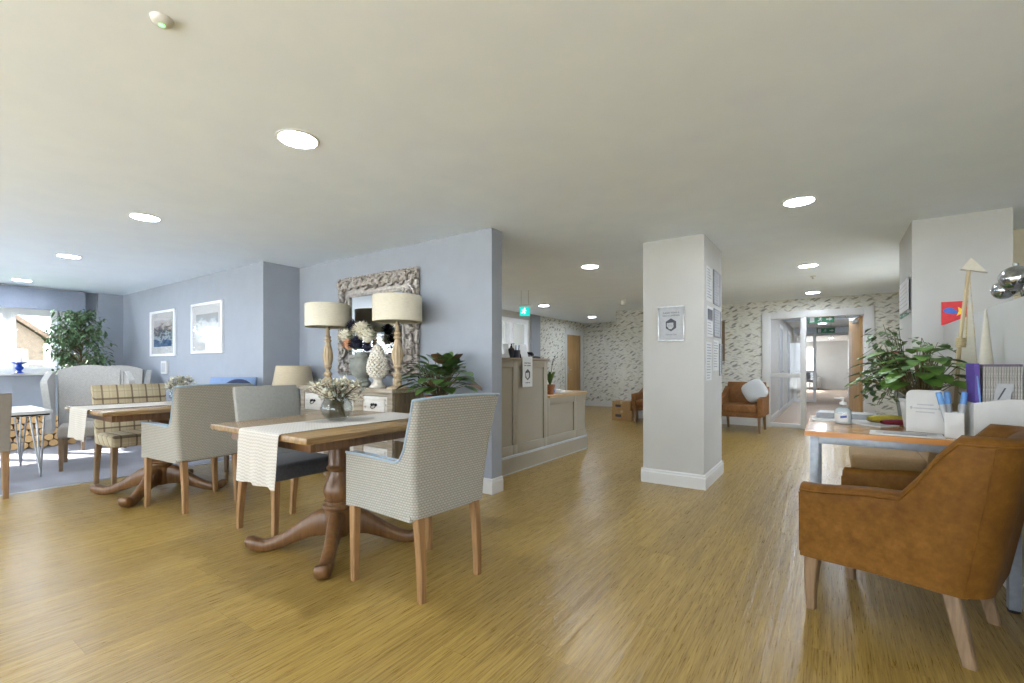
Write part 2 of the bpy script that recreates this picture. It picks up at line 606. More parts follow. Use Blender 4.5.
M['glass'] = mat_clear_glass('clear glass', (0.86, 0.88, 0.88))
M['window_glass'] = mat_clear_glass('window glass')
M['water'] = mat_clear_glass('vase water', (0.82, 0.86, 0.84))
M['leaf'] = mat_leaf('dark glossy leaves', (30, 54, 24), (74, 110, 48))
M['leaf2'] = mat_leaf('fresh green leaves', (40, 68, 26), (92, 126, 58))
M['lime'] = mat_leaf('lime leaves', (112, 140, 40), (168, 190, 74))
M['ficusleaf'] = mat_leaf('ficus leaves', (46, 74, 46), (118, 146, 104))
M['variegated'] = mat_leaf('mottled ivy leaves', (38, 66, 34), (120, 146, 96), 40)
M['redleaf'] = mat_leaf('red bract leaves', (130, 30, 34), (176, 52, 52))
M['stem'] = plain('plant stem', (96, 84, 56), 0.8)
M['soil'] = plain('potting soil', (52, 40, 32), 0.95, var=0.3, sc=80, bump=0.5)
M['whiteflower'] = plain('white petals', (232, 228, 212), 0.7, var=0.06, sc=40)
M['creamflower'] = plain('dried cream flowers', (206, 200, 180), 0.8, var=0.14, sc=60)
M['peach'] = plain('peach petals', (222, 172, 138), 0.7, var=0.08)
M['navyflower'] = plain('dark navy flowers', (44, 44, 66), 0.8, var=0.2)
M['oakdesk'] = wood('glossy oak veneer', (176, 128, 72), (206, 162, 104), 0, rough=0.16, grain=(2, 30, 30), bump=0.02)
M['gel'] = plain('clear gel', (196, 204, 208), 0.2, var=0.01)
M['weathered'] = wood('weathered grey brown wood', (122, 106, 86), (176, 166, 150), 0, rough=0.65)
M['leaf3'] = mat_leaf('bright green leaves', (52, 92, 32), (118, 156, 68))
M['bronze'] = mat_leaf('bronze leaves', (84, 62, 40), (124, 92, 62))
M['desk'] = plain('taupe painted panel', (152, 144, 128), 0.55, var=0.012, sc=5)
M['desktop'] = wood('grey brown counter', (112, 96, 78), (146, 128, 106), 1, rough=0.4)
M['desktop2'] = wood('oak counter', (150, 118, 76), (188, 156, 110), 1, rough=0.4)
M['oakdoor'] = wood('oak door veneer', (160, 122, 70), (188, 150, 98), 2, grain=(2, 26, 26), bump=0.03)
M['paperwhite'] = plain('white paper', (208, 208, 207), 0.75, var=0.01)
M['papergrey'] = plain('pale grey printed paper', (176, 178, 182), 0.7, var=0.03)
M['ink'] = plain('dark grey ink', (70, 72, 82), 0.7)
M['inklight'] = plain('light grey ink', (150, 152, 160), 0.7)
M['cardboard'] = plain('brown cardboard', (168, 134, 90), 0.85, var=0.05)
M['tape'] = plain('brown parcel tape', (190, 160, 116), 0.4)
M['deskwhite'] = plain('white laminate', (208, 207, 205), 0.3, var=0.01)
M['deskedge'] = wood('orange oak edging', (176, 112, 52), (204, 142, 76), 0, rough=0.35)
M['acrylic'] = mat_clear_glass('clear acrylic', (0.93, 0.95, 0.96))
M['red'] = plain('red card', (206, 44, 50), 0.5)
M['yellow'] = plain('yellow print', (240, 206, 60), 0.5)
M['bluecard'] = plain('blue print', (66, 104, 186), 0.5)
M['lightblue'] = plain('light blue plastic', (98, 150, 210), 0.4)
M['purple'] = plain('purple binder', (86, 62, 150), 0.5)
M['mauve'] = plain('mauve grey edge', (112, 98, 122), 0.6)
M['pages'] = plain('grey leaflet edges', (172, 170, 166), 0.8, var=0.12, sc=120)
M['sail'] = fabric('beige sail cloth', (196, 190, 174), (214, 208, 194), 150)
M['drift'] = wood('pale driftwood', (160, 142, 110), (194, 178, 146), 2, rough=0.8)
M['rope'] = plain('twine', (186, 170, 134), 0.9, var=0.12, sc=90)
M['bauble'] = plain('silver mirrored glass', (176, 178, 182), 0.12, 0.95, var=0.18, sc=30)
M['frost'] = mat_leaf('frosted fir', (92, 104, 92), (176, 182, 170), 60)
M['cobalt'] = plain('cobalt blue glass', (34, 66, 160), 0.15)
M['wax'] = plain('cream candle wax', (240, 234, 214), 0.5, var=0.02)
M['navy'] = fabric('navy cloth', (40, 50, 76), (58, 68, 98), 120)
M['chairblue'] = fabric('mid blue cloth', (110, 134, 172), (138, 160, 196), 100)
M['cushion'] = fabric('white printed cushion cloth', (182, 186, 190), (214, 214, 212), 40)
M['yellowcloth'] = fabric('yellow felt', (190, 170, 52), (214, 196, 84), 120)
M['maroon'] = fabric('maroon felt', (96, 20, 34), (126, 34, 46), 120)
M['terracotta'] = plain('terracotta', (146, 92, 60), 0.8)
M['bark'] = plain('log bark', (104, 78, 54), 0.9, var=0.3, sc=30, bump=0.6)
M['logend'] = mat_logend()
M['brick'] = plain('weathered pale brick', (120, 106, 92), 0.9, var=0.05, sc=8)
M['rooftile'] = plain('tan roof tile', (112, 94, 80), 0.9, var=0.1, sc=10)
M['fencewood'] = wood('pale fence timber', (126, 116, 104), (146, 136, 122), 2)
M['grass'] = plain('lawn green', (90, 106, 62), 0.95, var=0.15, sc=20)
M['bounce'] = plain('pale patio paving', (226, 224, 218), 0.9, var=0.04, sc=3)
M['tiles'] = mat_tiles()
M['navyprint'] = plain('blue logo ink', (52, 78, 150), 0.5)
M['exit'] = emit('lit exit sign green', (20, 170, 160), 1.5)
M['exitdim'] = plain('exit sign green', (22, 112, 66), 0.5)
M['exitwhite'] = emit('lit exit sign white', (226, 250, 246), 1.8)
M['lamp'] = emit('downlight diffuser', (230, 240, 255), 195.0)
M['led'] = emit('green status light', (120, 220, 130), 3.0)
M['stonepic'] = mat_painting('harbour watercolour', [(0.0, (86, 120, 160)), (0.25, (60, 92, 132)), (0.4, (196, 206, 212)), (0.52, (58, 72, 96)), (0.62, (150, 134, 128)), (0.7, (206, 196, 190)), (1.0, (204, 208, 216))], 1.3)
M['beachpic'] = mat_painting('beach watercolour', [(0.0, (224, 228, 230)), (0.45, (236, 238, 240)), (0.62, (214, 218, 222)), (0.68, (168, 176, 180)), (0.8, (176, 172, 160)), (1.0, (158, 158, 152))], 0.9)
M['artboard'] = plain('brown picture backing', (124, 102, 76), 0.6)

# ------------------------------------------------------------------ the setting
H = 2.35
XL, XC, XA = -10.2, -5.95, -5.46     # window wall, carpet edge, alcove return
YP, YM = 2.83, 3.28                  # picture wall, mirror wall
YF, YR, YB = 9.85, 12.2, -3.2        # far wall, recess wall, wall behind the camera
struct('floor', MB().box(XC, 2.75, YB, 12.35, -0.1, 0), M['floor'])
struct('floor', MB().box(XL-0.15, XC, YB, 3.0, -0.1, 0.0), M['carpet'])
struct('floor', MB().box(-1.1, 0.65, YF+0.06, 22.0, -0.02, 0.003).box(-3.2, 3.2, 22.0, 27.1, -0.02, 0.003), M['carpet2'])
struct('trim_1', MB().prism([(XC-0.022, 0.0), (XC+0.022, 0.0), (XC+0.016, 0.006), (XC-0.016, 0.006)], YB, YP, 'y'), M['chrome'])
struct('ceiling', MB().box(XL-0.15, -5.97, YB, 2.98, H, H+0.1).box(-8.6, -5.97, 6.1, 9.9, H, H+0.1).box(-5.97, -1.52, YB, 12.35, H, H+0.1).box(-1.52, 2.75, YB, YF+0.1, H-0.012, H+0.1), M['ceiling'])
struct('ceiling', MB().box(-1.1, 0.65, YF+0.1, 22.0, 2.32, 2.42).box(-3.2, 3.2, 22.0, 27.1, 2.32, 2.42), M['tiles'])
struct('ceiling', MB().box(-0.98, 0.53, 17.2, 17.5, 2.15, 2.32).box(-0.98, 0.53, 13.3, 13.5, 2.24, 2.32), M['ceiling'])

def wall_with_holes(axis, pos, th, a0, a1, z0, z1, holes):
    """axis 'x': plane x=pos..pos+th running along y; holes (b0,b1,h0,h1)"""
    mb = MB()
    def bx(p0, p1, q0, q1):
        if p1-p0 < 1e-4 or q1-q0 < 1e-4:
            return
        if axis == 'x':
            mb.box(min(pos, pos+th), max(pos, pos+th), p0, p1, q0, q1)
        else:
            mb.box(p0, p1, min(pos, pos+th), max(pos, pos+th), q0, q1)
    cur = a0
    for b0, b1, h0, h1 in sorted(holes):
        bx(cur, b0, z0, z1); bx(b0, b1, z0, h0); bx(b0, b1, h1, z1); cur = b1
    bx(cur, a1, z0, z1)
    return mb

WY0, WY1, WZ0, WZ1 = -2.74, 2.03, 1.02, 2.02
struct('wall_left', wall_with_holes('x', XL, -0.22, YB, 2.98, 0, H, [(WY0, WY1, WZ0, WZ1)]).box(XL, XL+0.1, 2.5, YP, 0, H), M['blue'])
struct('wall_back', MB().prism([(XL, YP), (XA, YP), (XA, YM), (-2.465, YM), (-2.465, YM+0.15), (-5.62, YM+0.15), (-5.62, YP+0.15), (XL, YP+0.15)], 0, H), M['blue'])
struct('pillar', MB().box(-1.52, -0.955, 4.49, 5.31, 0, H), M['white'])
struct('wall_far', wall_with_holes('y', YF, 0.12, -3.95, 1.14, 0, H, [(-1.0, 0.53, 0, 2.055)]), M['paper'])
struct('wall_recess', MB().box(-6.0, -3.95, YR, YR+0.12, 0, H).box(-3.95, -3.83, YF+0.12, YR, 0, H), M['paper'])
struct('wall_reception', wall_with_holes('x', -5.85, -0.12, 3.43, 9.3, 0, H, [(7.0, 9.20, 1.12, 2.2), (3.55, 4.75, 1.0, 2.15)]), M['white'])
struct('wall_reception', MB().box(-5.97, -5.83, 9.3, 9.72, 0, H), M['blue'])
struct('wall_reception', wall_with_holes('x', -5.85, -0.12, 9.72, YR, 0, H, [(11.12, 12.02, 0, 2.02)]), M['paper'])
struct('wall_pier', MB().box(0.555, 1.142, 5.07, 5.93, 0, H), M['white'])
struct('wall_partition', MB().box(0.75, 0.87, 1.4, 5.07, 0, 1.46), M['white'])
struct('wall_office', MB().box(1.142, 2.75, 5.93, 6.03, 0, H), M['warm'])
struct('wall_east', wall_with_holes('x', 1.142, 0.12, 6.03, YF+0.12, 0, H, [(6.4, 8.2, 0.05, 2.2)]), M['white'])
struct('wall_right', MB().box(2.6, 2.75, YB, 5.93, 0, H), M['white'])
RW = [(-9.9, -6.2, 0.06, 2.2), (-5.8, -2.1, 0.06, 2.2), (-1.7, 2.3, 0.06, 2.2)]  # rear glazing, enlarged out of view to brighten room and ceiling
struct('wall_rear', wall_with_holes('y', YB, -0.2, XL-0.2, 2.75, 0, H, RW), M['white'])
# corridor beyond the glazed screen
struct('wall_corridor_left', MB().box(-1.1, -0.985, YF+0.12, 22, 0, 2.4), M['white'])
struct('wall_corridor_right', MB().box(0.53, 0.65, YF+0.12, 22, 0, 2.4), M['white'])
struct('wall_lounge', wall_with_holes('y', 27.0, 0.1, -3.2, 3.2, 0, 2.4, [(-2.3, -0.62, 0.75, 2.1)]).box(-3.2, -3.1, 22, 27, 0, 0.5).box(-3.2, -3.1, 22, 27, 2.15, 2.4).box(-3.2, -3.1, 22, 22.4, 0.5, 2.15).box(-3.2, -3.1, 26.6, 27, 0.5, 2.15).box(3.1, 3.2, 22, 27, 0, 2.4).box(-3.2, -1.1, 21.9, 22, 0, 2.4).box(0.65, 3.2, 21.9, 22, 0, 2.4), M['white'])
# office behind the reception hatch
struct('wall_back_office', MB().box(-8.6, -8.5, 6.2, 9.9, 0, 0.9).box(-8.6, -8.5, 6.2, 9.9, 2.1, H).box(-8.6, -8.5, 6.2, 6.6, 0.9, 2.1).box(-8.6, -8.5, 9.5, 9.9, 0.9, 2.1).box(-8.6, -5.97, 6.1, 6.2, 0, H).box(-8.6, -5.97, 9.8, 9.9, 0, H).box(-8.6, -5.97, 6.2, 9.8, -0.05, 0.0), M['white'])

def baseboard(name, runs, mat=M['trim'], h=0.135):
    """runs: list of (x0,y0,x1,y1,nx,ny): along the wall foot, n = into the room"""
    mb = MB()
    prof = [(0, 0), (0.018, 0), (0.018, h*0.76), (0.012, h*0.84), (0.012, h*0.93), (0.005, h), (0, h)]
    for x0, y0, x1, y1, nx, ny in runs:
        a = [(x0+nx*d, y0+ny*d, z) for d, z in prof]
        b = [(x1+nx*d, y1+ny*d, z) for d, z in prof]
        mb.loft([a, b])
    return struct(name, mb, mat)
e = 0.018
baseboard('baseboard_pillar', [(-1.52-e, 4.49, -0.955+e, 4.49, 0, -1), (-0.955, 4.49, -0.955, 5.31, 1, 0), (-1.52, 5.31, -1.52, 4.49, -1, 0), (-0.955+e, 5.31, -1.52-e, 5.31, 0, 1)])
baseboard('baseboard_back', [(XL, YP, XA+e, YP, 0, -1), (XA, YP, XA, YM, 1, 0), (XA, YM, -2.465+e, YM, 0, -1), (-2.465, YM, -2.465, YM+0.15, 1, 0)])
baseboard('baseboard_far', [(-3.95, YF, -1.0, YF, 0, -1), (0.53, YF, 1.14, YF, 0, -1)])
baseboard('baseboard_recess', [(-5.85, YR, -3.95, YR, 0, -1), (-5.85, 9.72, -5.85, 11.04, 1, 0)])
baseboard('baseboard_partition', [(0.75, 1.4, 0.75, 5.07, -1, 0), (0.555, 5.07, 0.75, 5.07, 0, -1), (0.555, 5.93, 0.555, 5.07, -1, 0)])
baseboard('baseboard_left', [(XL, 2.5, XL, YB, 1, 0)])
baseboard('baseboard_corridor', [(-0.985, YF+0.12, -0.985, 22, 1, 0), (0.53, YF+0.12, 0.53, 22, -1, 0)])

# --- windows
def window(name, axis, pos, a0, a1, z0, z1, n, depth=0.07, sill=None, bars=()):
    """n casements side by side; frame, then panes"""
    def bx(mb, p0, p1, q0, q1, d0, d1, bev=0.0):
        if axis == 'x':
            mb.box(pos+d0, pos+d1, p0, p1, q0, q1, bev)
        else:
            mb.box(p0, p1, pos+d0, pos+d1, q0, q1, bev)
    mb = MB(); f = 0.06
    bx(mb, a0, a1, z0, z0+f, 0, depth); bx(mb, a0, a1, z1-f, z1, 0, depth)
    w = (a1-a0)/n
    for k in range(n+1):
        c = a0+k*w
        bx(mb, max(a0, c-f/2), min(a1, c+f/2), z0+f, z1-f, 0, depth)
    o = struct(name, mb, M['upvc'])
    for k in range(n):
        p0 = a0+k*w+f/2; p1 = a0+(k+1)*w-f/2; s = 0.045
        m2 = MB()
        bx(m2, p0, p1, z0+f, z0+f+s, 0.015, depth+0.012); bx(m2, p0, p1, z1-f-s, z1-f, 0.015, depth+0.012)
        bx(m2, p0, p0+s, z0+f+s, z1-f-s, 0.015, depth+0.012); bx(m2, p1-s, p1, z0+f+s, z1-f-s, 0.015, depth+0.012)
        sa = obj('casement', m2, M['upvc'], o, 0)
        m3 = MB(); bx(m3, p0+s, p1-s, z0+f+s, z1-f-s, 0.03, 0.036)
        obj('pane', m3, M['window_glass'], sa, 0)
    if sill:
        m4 = MB(); bx(m4, a0-0.03, a1+0.03, z0-0.035, z0, sill[0], sill[1], 0.006)
        obj('window_sill', m4, M['trim'], o, 30)
    return o
window('window_1', 'x', XL-0.16, WY0, WY1, WZ0, WZ1, 9, sill=(0.0, 0.24))
for k, (a, b, c, d) in enumerate(RW):
    window(f'window_{k+2}', 'y', YB-0.14, a, b, c, d, 4, sill=(0.0, 0.2))
window('window_5', 'x', -5.93, 7.0, 9.20, 1.12, 2.2, 3, depth=0.09)
window('window_8', 'x', -8.58, 6.6, 9.5, 0.9, 2.1, 3)  # invented office window, daylight to brighten the hatch
window('window_9', 'x', -3.18, 22.4, 26.6, 0.5, 2.15, 4)  # side window added out of view to light the lounge end wall
window('window_10', 'x', -5.95, 3.55, 4.75, 1.0, 2.15, 2)  # hidden window added for daylight on the reception ceiling
window('window_7', 'x', 1.18, 6.4, 8.2, 0.05, 2.2, 2)  # unseen window added to bring daylight onto the far ceiling
window('window_6', 'y', 27.02, -2.3, -0.62, 0.75, 2.1, 2)

# --- closed oak door of the recess
d = MB().box(-5.85, -5.83, 11.03, 11.12, 0, 2.11).box(-5.85, -5.83, 12.02, 12.11, 0, 2.11).box(-5.85, -5.83, 11.12, 12.02, 2.02, 2.11)
d.box(-5.97, -5.85, 11.12, 11.15, 0, 2.02).box(-5.97, -5.85, 11.99, 12.02, 0, 2.02).box(-5.97, -5.85, 11.15, 11.99, 1.99, 2.02)
d1 = struct('door_1', d, M['trim'])
lf = obj('door_leaf', MB().box(-5.905, -5.865, 11.155, 11.985, 0.005, 1.985, 0.003), M['oakdoor'], d1, 30)
hd = MB().box(-5.865, -5.857, 11.20, 11.24, 0.93, 1.13, 0.002).tube([(-5.86, 11.22, 1.03), (-5.82, 11.22, 1.03), (-5.815, 11.24, 1.03), (-5.815, 11.33, 1.03)], 0.009, 8)
obj('door_handle', hd, M['chrome'], lf)

# --- glazed screen and door of the corridor (door_2)
YS0, YS1 = YF-0.02, YF+0.10
d = MB().box(-1.07, -0.93, YS0, YS1, 0, 2.12, 0.004).box(0.46, 0.60, YS0, YS1, 0, 2.12, 0.004).box(-0.93, 0.46, YS0, YS1, 2.0, 2.12, 0.004)
d.box(-0.455, -0.365, YS0, YS1, 0, 2.0, 0.004).box(-0.93, -0.455, YS0+0.01, YS1-0.01, 0.0, 0.075, 0.004)
d.box(-0.93, -0.455, YS0+0.01, YS1-0.01, 0.92, 0.995, 0.004)
d2 = struct('door_2', d, M['trim'], 30)
obj('lower_pane', MB().box(-0.93, -0.455, YF+0.035, YF+0.043, 0.075, 0.92), M['window_glass'], d2, 0)
obj('upper_pane', MB().box(-0.93, -0.455, YF+0.035, YF+0.043, 0.995, 2.0), M['window_glass'], d2, 0)
# open oak leaf swung back along the right corridor wall
lf = obj('door_leaf', MB().box(-0.0, 0.045, 0.0, 0.83, 0.01, 1.985, 0.003), M['oakdoor'], d2, 30, loc=(0.405, YF+0.11, 0), rot=(0, 0, R(9)))
hd = MB().tube([(0.0, 0.76, 1.0), (-0.05, 0.76, 1.0), (-0.055, 0.74, 1.0), (-0.055, 0.64, 1.0)], 0.010, 8)
obj('door_handle', hd, M['chrome'], lf)
obj('door_closer', MB().box(-0.055, 0.0, 0.06, 0.30, 1.88, 1.94, 0.006).tube([(-0.03, 0.1, 1.95), (-0.10, 0.34, 1.96), (-0.2, 0.02, 1.99)], 0.008, 6), M['chrome'], lf)
obj('vision_panel', MB().box(-0.004, 0.049, 0.56, 0.66, 0.95, 1.75, 0.002), M['papergrey'], lf, 0)
# corridor doors with white architraves
n = 3
for side, xs in ((1, 0.53), (-1, -0.985)):
    for yy in (12.2, 14.6, 18.4, 20.2):
        x0, x1 = (xs-0.018, xs) if side > 0 else (xs, xs+0.018)
        mb = MB().box(x0, x1, yy, yy+0.08, 0, 2.1).box(x0, x1, yy+0.92, yy+1.0, 0, 2.1).box(x0, x1, yy+0.08, yy+0.92, 2.02, 2.1)
        o = struct(f'door_{n}', mb, M['trim']); n += 1
        xi0, xi1 = (xs-0.008, xs) if side > 0 else (xs, xs+0.008)
        l2 = obj('door_leaf', MB().box(xi0, xi1, yy+0.08, yy+0.92, 0.005, 2.02), M['papergrey'] if side < 0 else M['trim'], o, 0)
        xh = xs-side*0.045
        obj('door_handle', MB().tube([(xs-side*0.008, yy+0.84, 1.0), (xh, yy+0.84, 1.0), (xh, yy+0.72, 1.0)], 0.010, 8), M['chrome'], l2)
# second fire screen half way down the corridor
d = MB().box(-0.985, -0.90, 17.3, 17.4, 0, 2.15).box(0.45, 0.53, 17.3, 17.4, 0, 2.15).box(-0.46, -0.38, 17.3, 17.4, 0, 2.07).box(-0.90, 0.45, 17.3, 17.4, 2.07, 2.15)
d.box(-0.90, -0.46, 17.3, 17.4, 0, 0.09).box(-0.90, -0.46, 17.3, 17.4, 0.92, 0.99)
o = struct('door_%d' % n, d, M['trim'])
obj('pane', MB().box(-0.90, -0.46, 17.345, 17.353, 0.09, 2.07), M['window_glass'], o, 0)

# --- downlights: trim ring and lit diffuser
def downlight():
    t = thing('ceiling_downlight', 'x', 'ceiling light', (0, 0, 0), 0, 'round recessed downlights')
    obj('trim_ring', MB().lathe([(0.108, 0.0), (0.108, -0.006), (0.100, -0.009), (0.094, -0.006), (0.094, 0.0)], 40), M['trim'], t)
    obj('diffuser', MB().lathe([(0.0, -0.004), (0.06, -0.0045), (0.093, -0.003), (0.093, -0.001), (0.0, -0.001)], 40), M['lamp'], t)
    return t
DL = [((-2.362, 1.41), 'lit round downlight above the front dining table with the glass vase'),
      ((-4.632, 1.44), 'lit round downlight above the second dining table'),
      ((-6.969, 1.473), 'lit round downlight above the hairpin leg table and wing chair'),
      ((-9.464, 1.507), 'lit round downlight closest to the window with the valance'),
      ((-0.193, 3.999), 'lit round downlight above the office desk with the hand sanitiser'),
      ((-0.228, 6.622), 'lit round downlight past the white pillar, second along from the desk'),
      ((-0.248, 9.10), 'lit round downlight just in front of the glazed corridor screen'),
      ((-2.437, 5.243), 'lit round downlight in front of the reception desk, left of the white pillar'),
      ((-4.772, 8.097), 'lit round downlight beside the hanging exit sign'),
      ((-4.907, 10.674), 'lit round downlight in the wallpapered recess with the oak door')]
_d0 = None
for (x, y), lab in DL:
    zc = H if x < -1.52 else H-0.012
    if _d0 is None:
        _d0 = downlight(); _d0.location = (x, y, zc); _d0['label'] = lab
    else:
        dup(_d0, (x, y, zc), 0, lab)
for x, y, z, lab in ((-0.2, 12.3, 2.32, 'lit downlight in the tiled corridor ceiling, first beyond the glazed screen'), (-0.2, 15.6, 2.32, 'lit downlight in the tiled corridor ceiling, before the second fire screen'),
                     (-0.2, 19.6, 2.32, 'lit downlight in the tiled corridor ceiling, past the second fire screen'), (0.0, 24.0, 2.32, 'lit downlight in the lounge at the far end of the corridor'),
                     (-7.2, 8.0, H, 'lit downlight in the small office behind the reception hatch'), (-0.2, 10.9, 2.32, 'added fill downlight in the tiled corridor ceiling just inside the glazed screen'), (-0.2, 14.0, 2.32, 'added fill downlight in the tiled corridor ceiling between the two exit signs'), (-0.2, 21.2, 2.32, 'added fill downlight at the mouth of the far lounge'), (-1.4, 24.6, 2.32, 'added fill downlight in the far lounge by the grey sofa'), (1.2, 25.0, 2.32, 'added fill downlight in the far lounge on the window wall side')):  # last five are extra lamps added to brighten corridor and lounge
    dup(_d0, (x, y, z), 0, lab)
for x, y in ((1.6, 0.5), (1.6, 3.4), (-0.1, -1.2), (-3.6, -1.3), (-7.0, -1.3)):
    dup(_d0, (x, y, H if x < -1.52 else H-0.012), 0, 'added round downlight lighting the room from behind the viewer', 'added downlights behind the viewer')  # unseen lamps added behind the camera for more room light

# --- small ceiling fittings
t = thing('smoke_detector', 'small round white smoke detector with a green light on the ceiling', 'smoke detector', (-1.94, 0.652, H))
obj('housing', MB().lathe([(0.0, -0.022), (0.02, -0.022), (0.032, -0.012), (0.036, 0.0), (0.0, 0.0)], 28), M['trim'], t)
obj('status_light', MB().lathe([(0.0, -0.026), (0.009, -0.024), (0.011, -0.020), (0.0, -0.020)], 16), M['led'], t, label='small glowing green light')
t = thing('motion_sensor', 'white cylinder motion sensor hanging from the ceiling near the wallpapered recess', 'sensor', (-3.17, 8.249, H))
obj('housing', MB().lathe([(0.0, -0.10), (0.03, -0.098), (0.045, -0.07), (0.045, -0.02), (0.055, -0.012), (0.055, 0), (0, 0)], 24), M['trim'], t)
t = thing('sprinkler_head', 'tiny white sprinkler head in the ceiling between two downlights', 'sprinkler', (-0.2, 7.45, H-0.012))
obj('rosette', MB().lathe([(0.0, -0.012), (0.02, -0.012), (0.035, -0.004), (0.035, 0), (0, 0)], 20), M['trim'], t)
obj('deflector', MB().lathe([(0.0, -0.034), (0.016, -0.034), (0.016, -0.031), (0.005, -0.028), (0.005, -0.012), (0, -0.012)], 16), M['chrome'], t)

# --- exit signs
def running_man(mb, m, s=1.0):
    mb.ball((0.018*s, 0, 0.052*s), (0.011*s, 0.0012, 0.011*s), 12, 8, m=m)
    P = lambda pts, r: mb.tube([(x*s, 0, z*s) for x, z in pts], r*s, 6, m=m)
    P([(0.010, 0.036), (0.0, 0.0)], 0.010)
    P([(0.0, 0.0), (0.026, -0.014), (0.018, -0.046)], 0.0065)
    P([(0.0, 0.0), (-0.014, -0.024), (-0.044, -0.030)], 0.0065)
    P([(0.010, 0.034), (0.034, 0.024), (0.042, 0.006)], 0.005)
    P([(0.008, 0.034), (-0.018, 0.030), (-0.026, 0.010)], 0.005)
def exit_sign(loc, rz, label, dim, w=0.34, h=0.15, arrow=1):
    t = thing('exit_sign', label, 'exit sign', loc, rz)
    obj('housing', MB().box(-w/2-0.02, w/2+0.02, -0.03, 0.03, h, h+0.035, 0.006), M['trim'], t)
    p = obj('sign_panel', MB().box(-w/2, w/2, -0.006, 0.006, 0, h, 0.002), M['exitdim'] if dim else M['exit'], t, 0)
    k = h/0.15
    mm = MB()
    for sy, f in ((-0.0075, 1), (0.0075, -1)):
        running_man(mm, T(-0.02*f, sy, h/2, s=0.9*k))
        if arrow:
            a = MB
            mm.prism([(w*0.20, h*0.5-0.012*k), (w*0.32, h*0.5-0.012*k), (w*0.32, h*0.5-0.036*k), (w*0.44, h*0.5), (w*0.32, h*0.5+0.036*k), (w*0.32, h*0.5+0.012*k), (w*0.20, h*0.5+0.012*k)], sy-0.0008, sy+0.0008, 'y', m=Matrix.Scale(f, 4, (1, 0, 0)))
            mm.prism([(-w*0.44, h*0.12), (-w*0.26, h*0.12), (-w*0.26, h*0.88), (-w*0.44, h*0.88)], sy-0.0008, sy+0.0008, 'y', m=Matrix.Scale(f, 4, (1, 0, 0)))
    obj('running_figure', mm, M['paperwhite'] if dim else M['exitwhite'], p, 0, label='white running figure, door and arrow')
    return t
t = exit_sign((-4.07, 6.30, 1.935), R(35), 'lit turquoise exit sign hanging near the reception window', False, 0.165, 0.15, 0)
obj('suspension_rods', MB().tube([(-0.06, 0, 0.185), (-0.06, 0, 0.415)], 0.003, 6).tube([(0.06, 0, 0.185), (0.06, 0, 0.415)], 0.003, 6), M['chrome'], t)
t = exit_sign((-0.19, 12.9, 2.13), 0, 'green exit sign just beyond the glazed corridor screen', True, 0.50, 0.155)
t = exit_sign((-0.13, 16.9, 2.12), 0, 'green exit sign farther down the corridor at the second fire screen', True, 0.46, 0.15)

# --- pictures and fittings on the blue walls
def picture(loc, rz, w, h, label, mat, mount=0.11, group=None):
    t = thing('framed_picture', label, 'picture', loc, rz, group)
    f = 0.035
    fr = MB()
    for a in ((-w/2, w/2, 0, f), (-w/2, w/2, h-f, h), (-w/2, -w/2+f, f, h-f), (w/2-f, w/2, f, h-f)):
        fr.box(a[0], a[1], -0.03, 0, a[2], a[3], 0.004)
    obj('frame', fr, M['upvc'], t, 30)
    obj('mount_board', MB().box(-w/2+f, w/2-f, -0.012, -0.002, f, h-f), M['paperwhite'], t, 0)
    obj('print', MB().box(-w/2+f+mount, w/2-f-mount, -0.0008, 0.0008, -(h/2-f-mount*1.15), h/2-f-mount*1.15), mat, t, 0, loc=(0, -0.0135, h/2))
    obj('glazing', MB().box(-w/2+f, w/2-f, -0.021, -0.018, f, h-f), M['window_glass'], t, 0)
    return t
picture((-8.355, YP, 1.28), 0, 0.93, 0.69, 'white framed blue harbour picture on the pale blue wall, nearer the window', M['stonepic'], 0.095)
picture((-6.88, YP, 1.30), 0, 0.91, 0.68, 'white framed pale beach picture with a reflection in its glass, nearer the alcove', M['beachpic'], 0.10)
t = thing('intercom_panel', 'small white call panel on the blue wall below the harbour picture', 'call panel', (-8.264, YP, 1.01))
obj('casing', MB().box(-0.10, 0.10, -0.035, 0, 0, 0.195, 0.008), M['trim'], t)
obj('button_strip', MB().box(-0.07, 0.07, -0.038, -0.034, 0.03, 0.165, 0.002), M['papergrey'], t, 0, label='pale grey button area')

# --- valance and curtain over the window
t = thing('window_valance', 'blue grey fabric valance across the top of the window', 'valance', (XL, 0.9, 2.0))
v = MB().grid(lambda u, w: (0.16+0.006*sin(u*90), -3.95+u*5.37, 0.0+w*0.325), 90, 4, 0.012)
v.box(0.0, 0.15, 1.40, 1.415, 0.0, 0.325)
obj('fabric_front', v, M['valance'], t)
obj('top_board', MB().box(0.0, 0.15, -3.95, 1.40, 0.31, 0.335), M['trim'], t, 0)
t = thing('net_curtain', 'narrow white curtain gathered at the side of the window behind the ficus', 'curtain', (XL, 2.06, 1.0))
obj('cloth', MB().grid(lambda u, w: (0.09+0.02*sin(u*28)*(1-0.3*w), -0.03+0.16*u*(1-0.35*(1-w)), w*1.0), 30, 6, 0.004), M['cushion'], t)

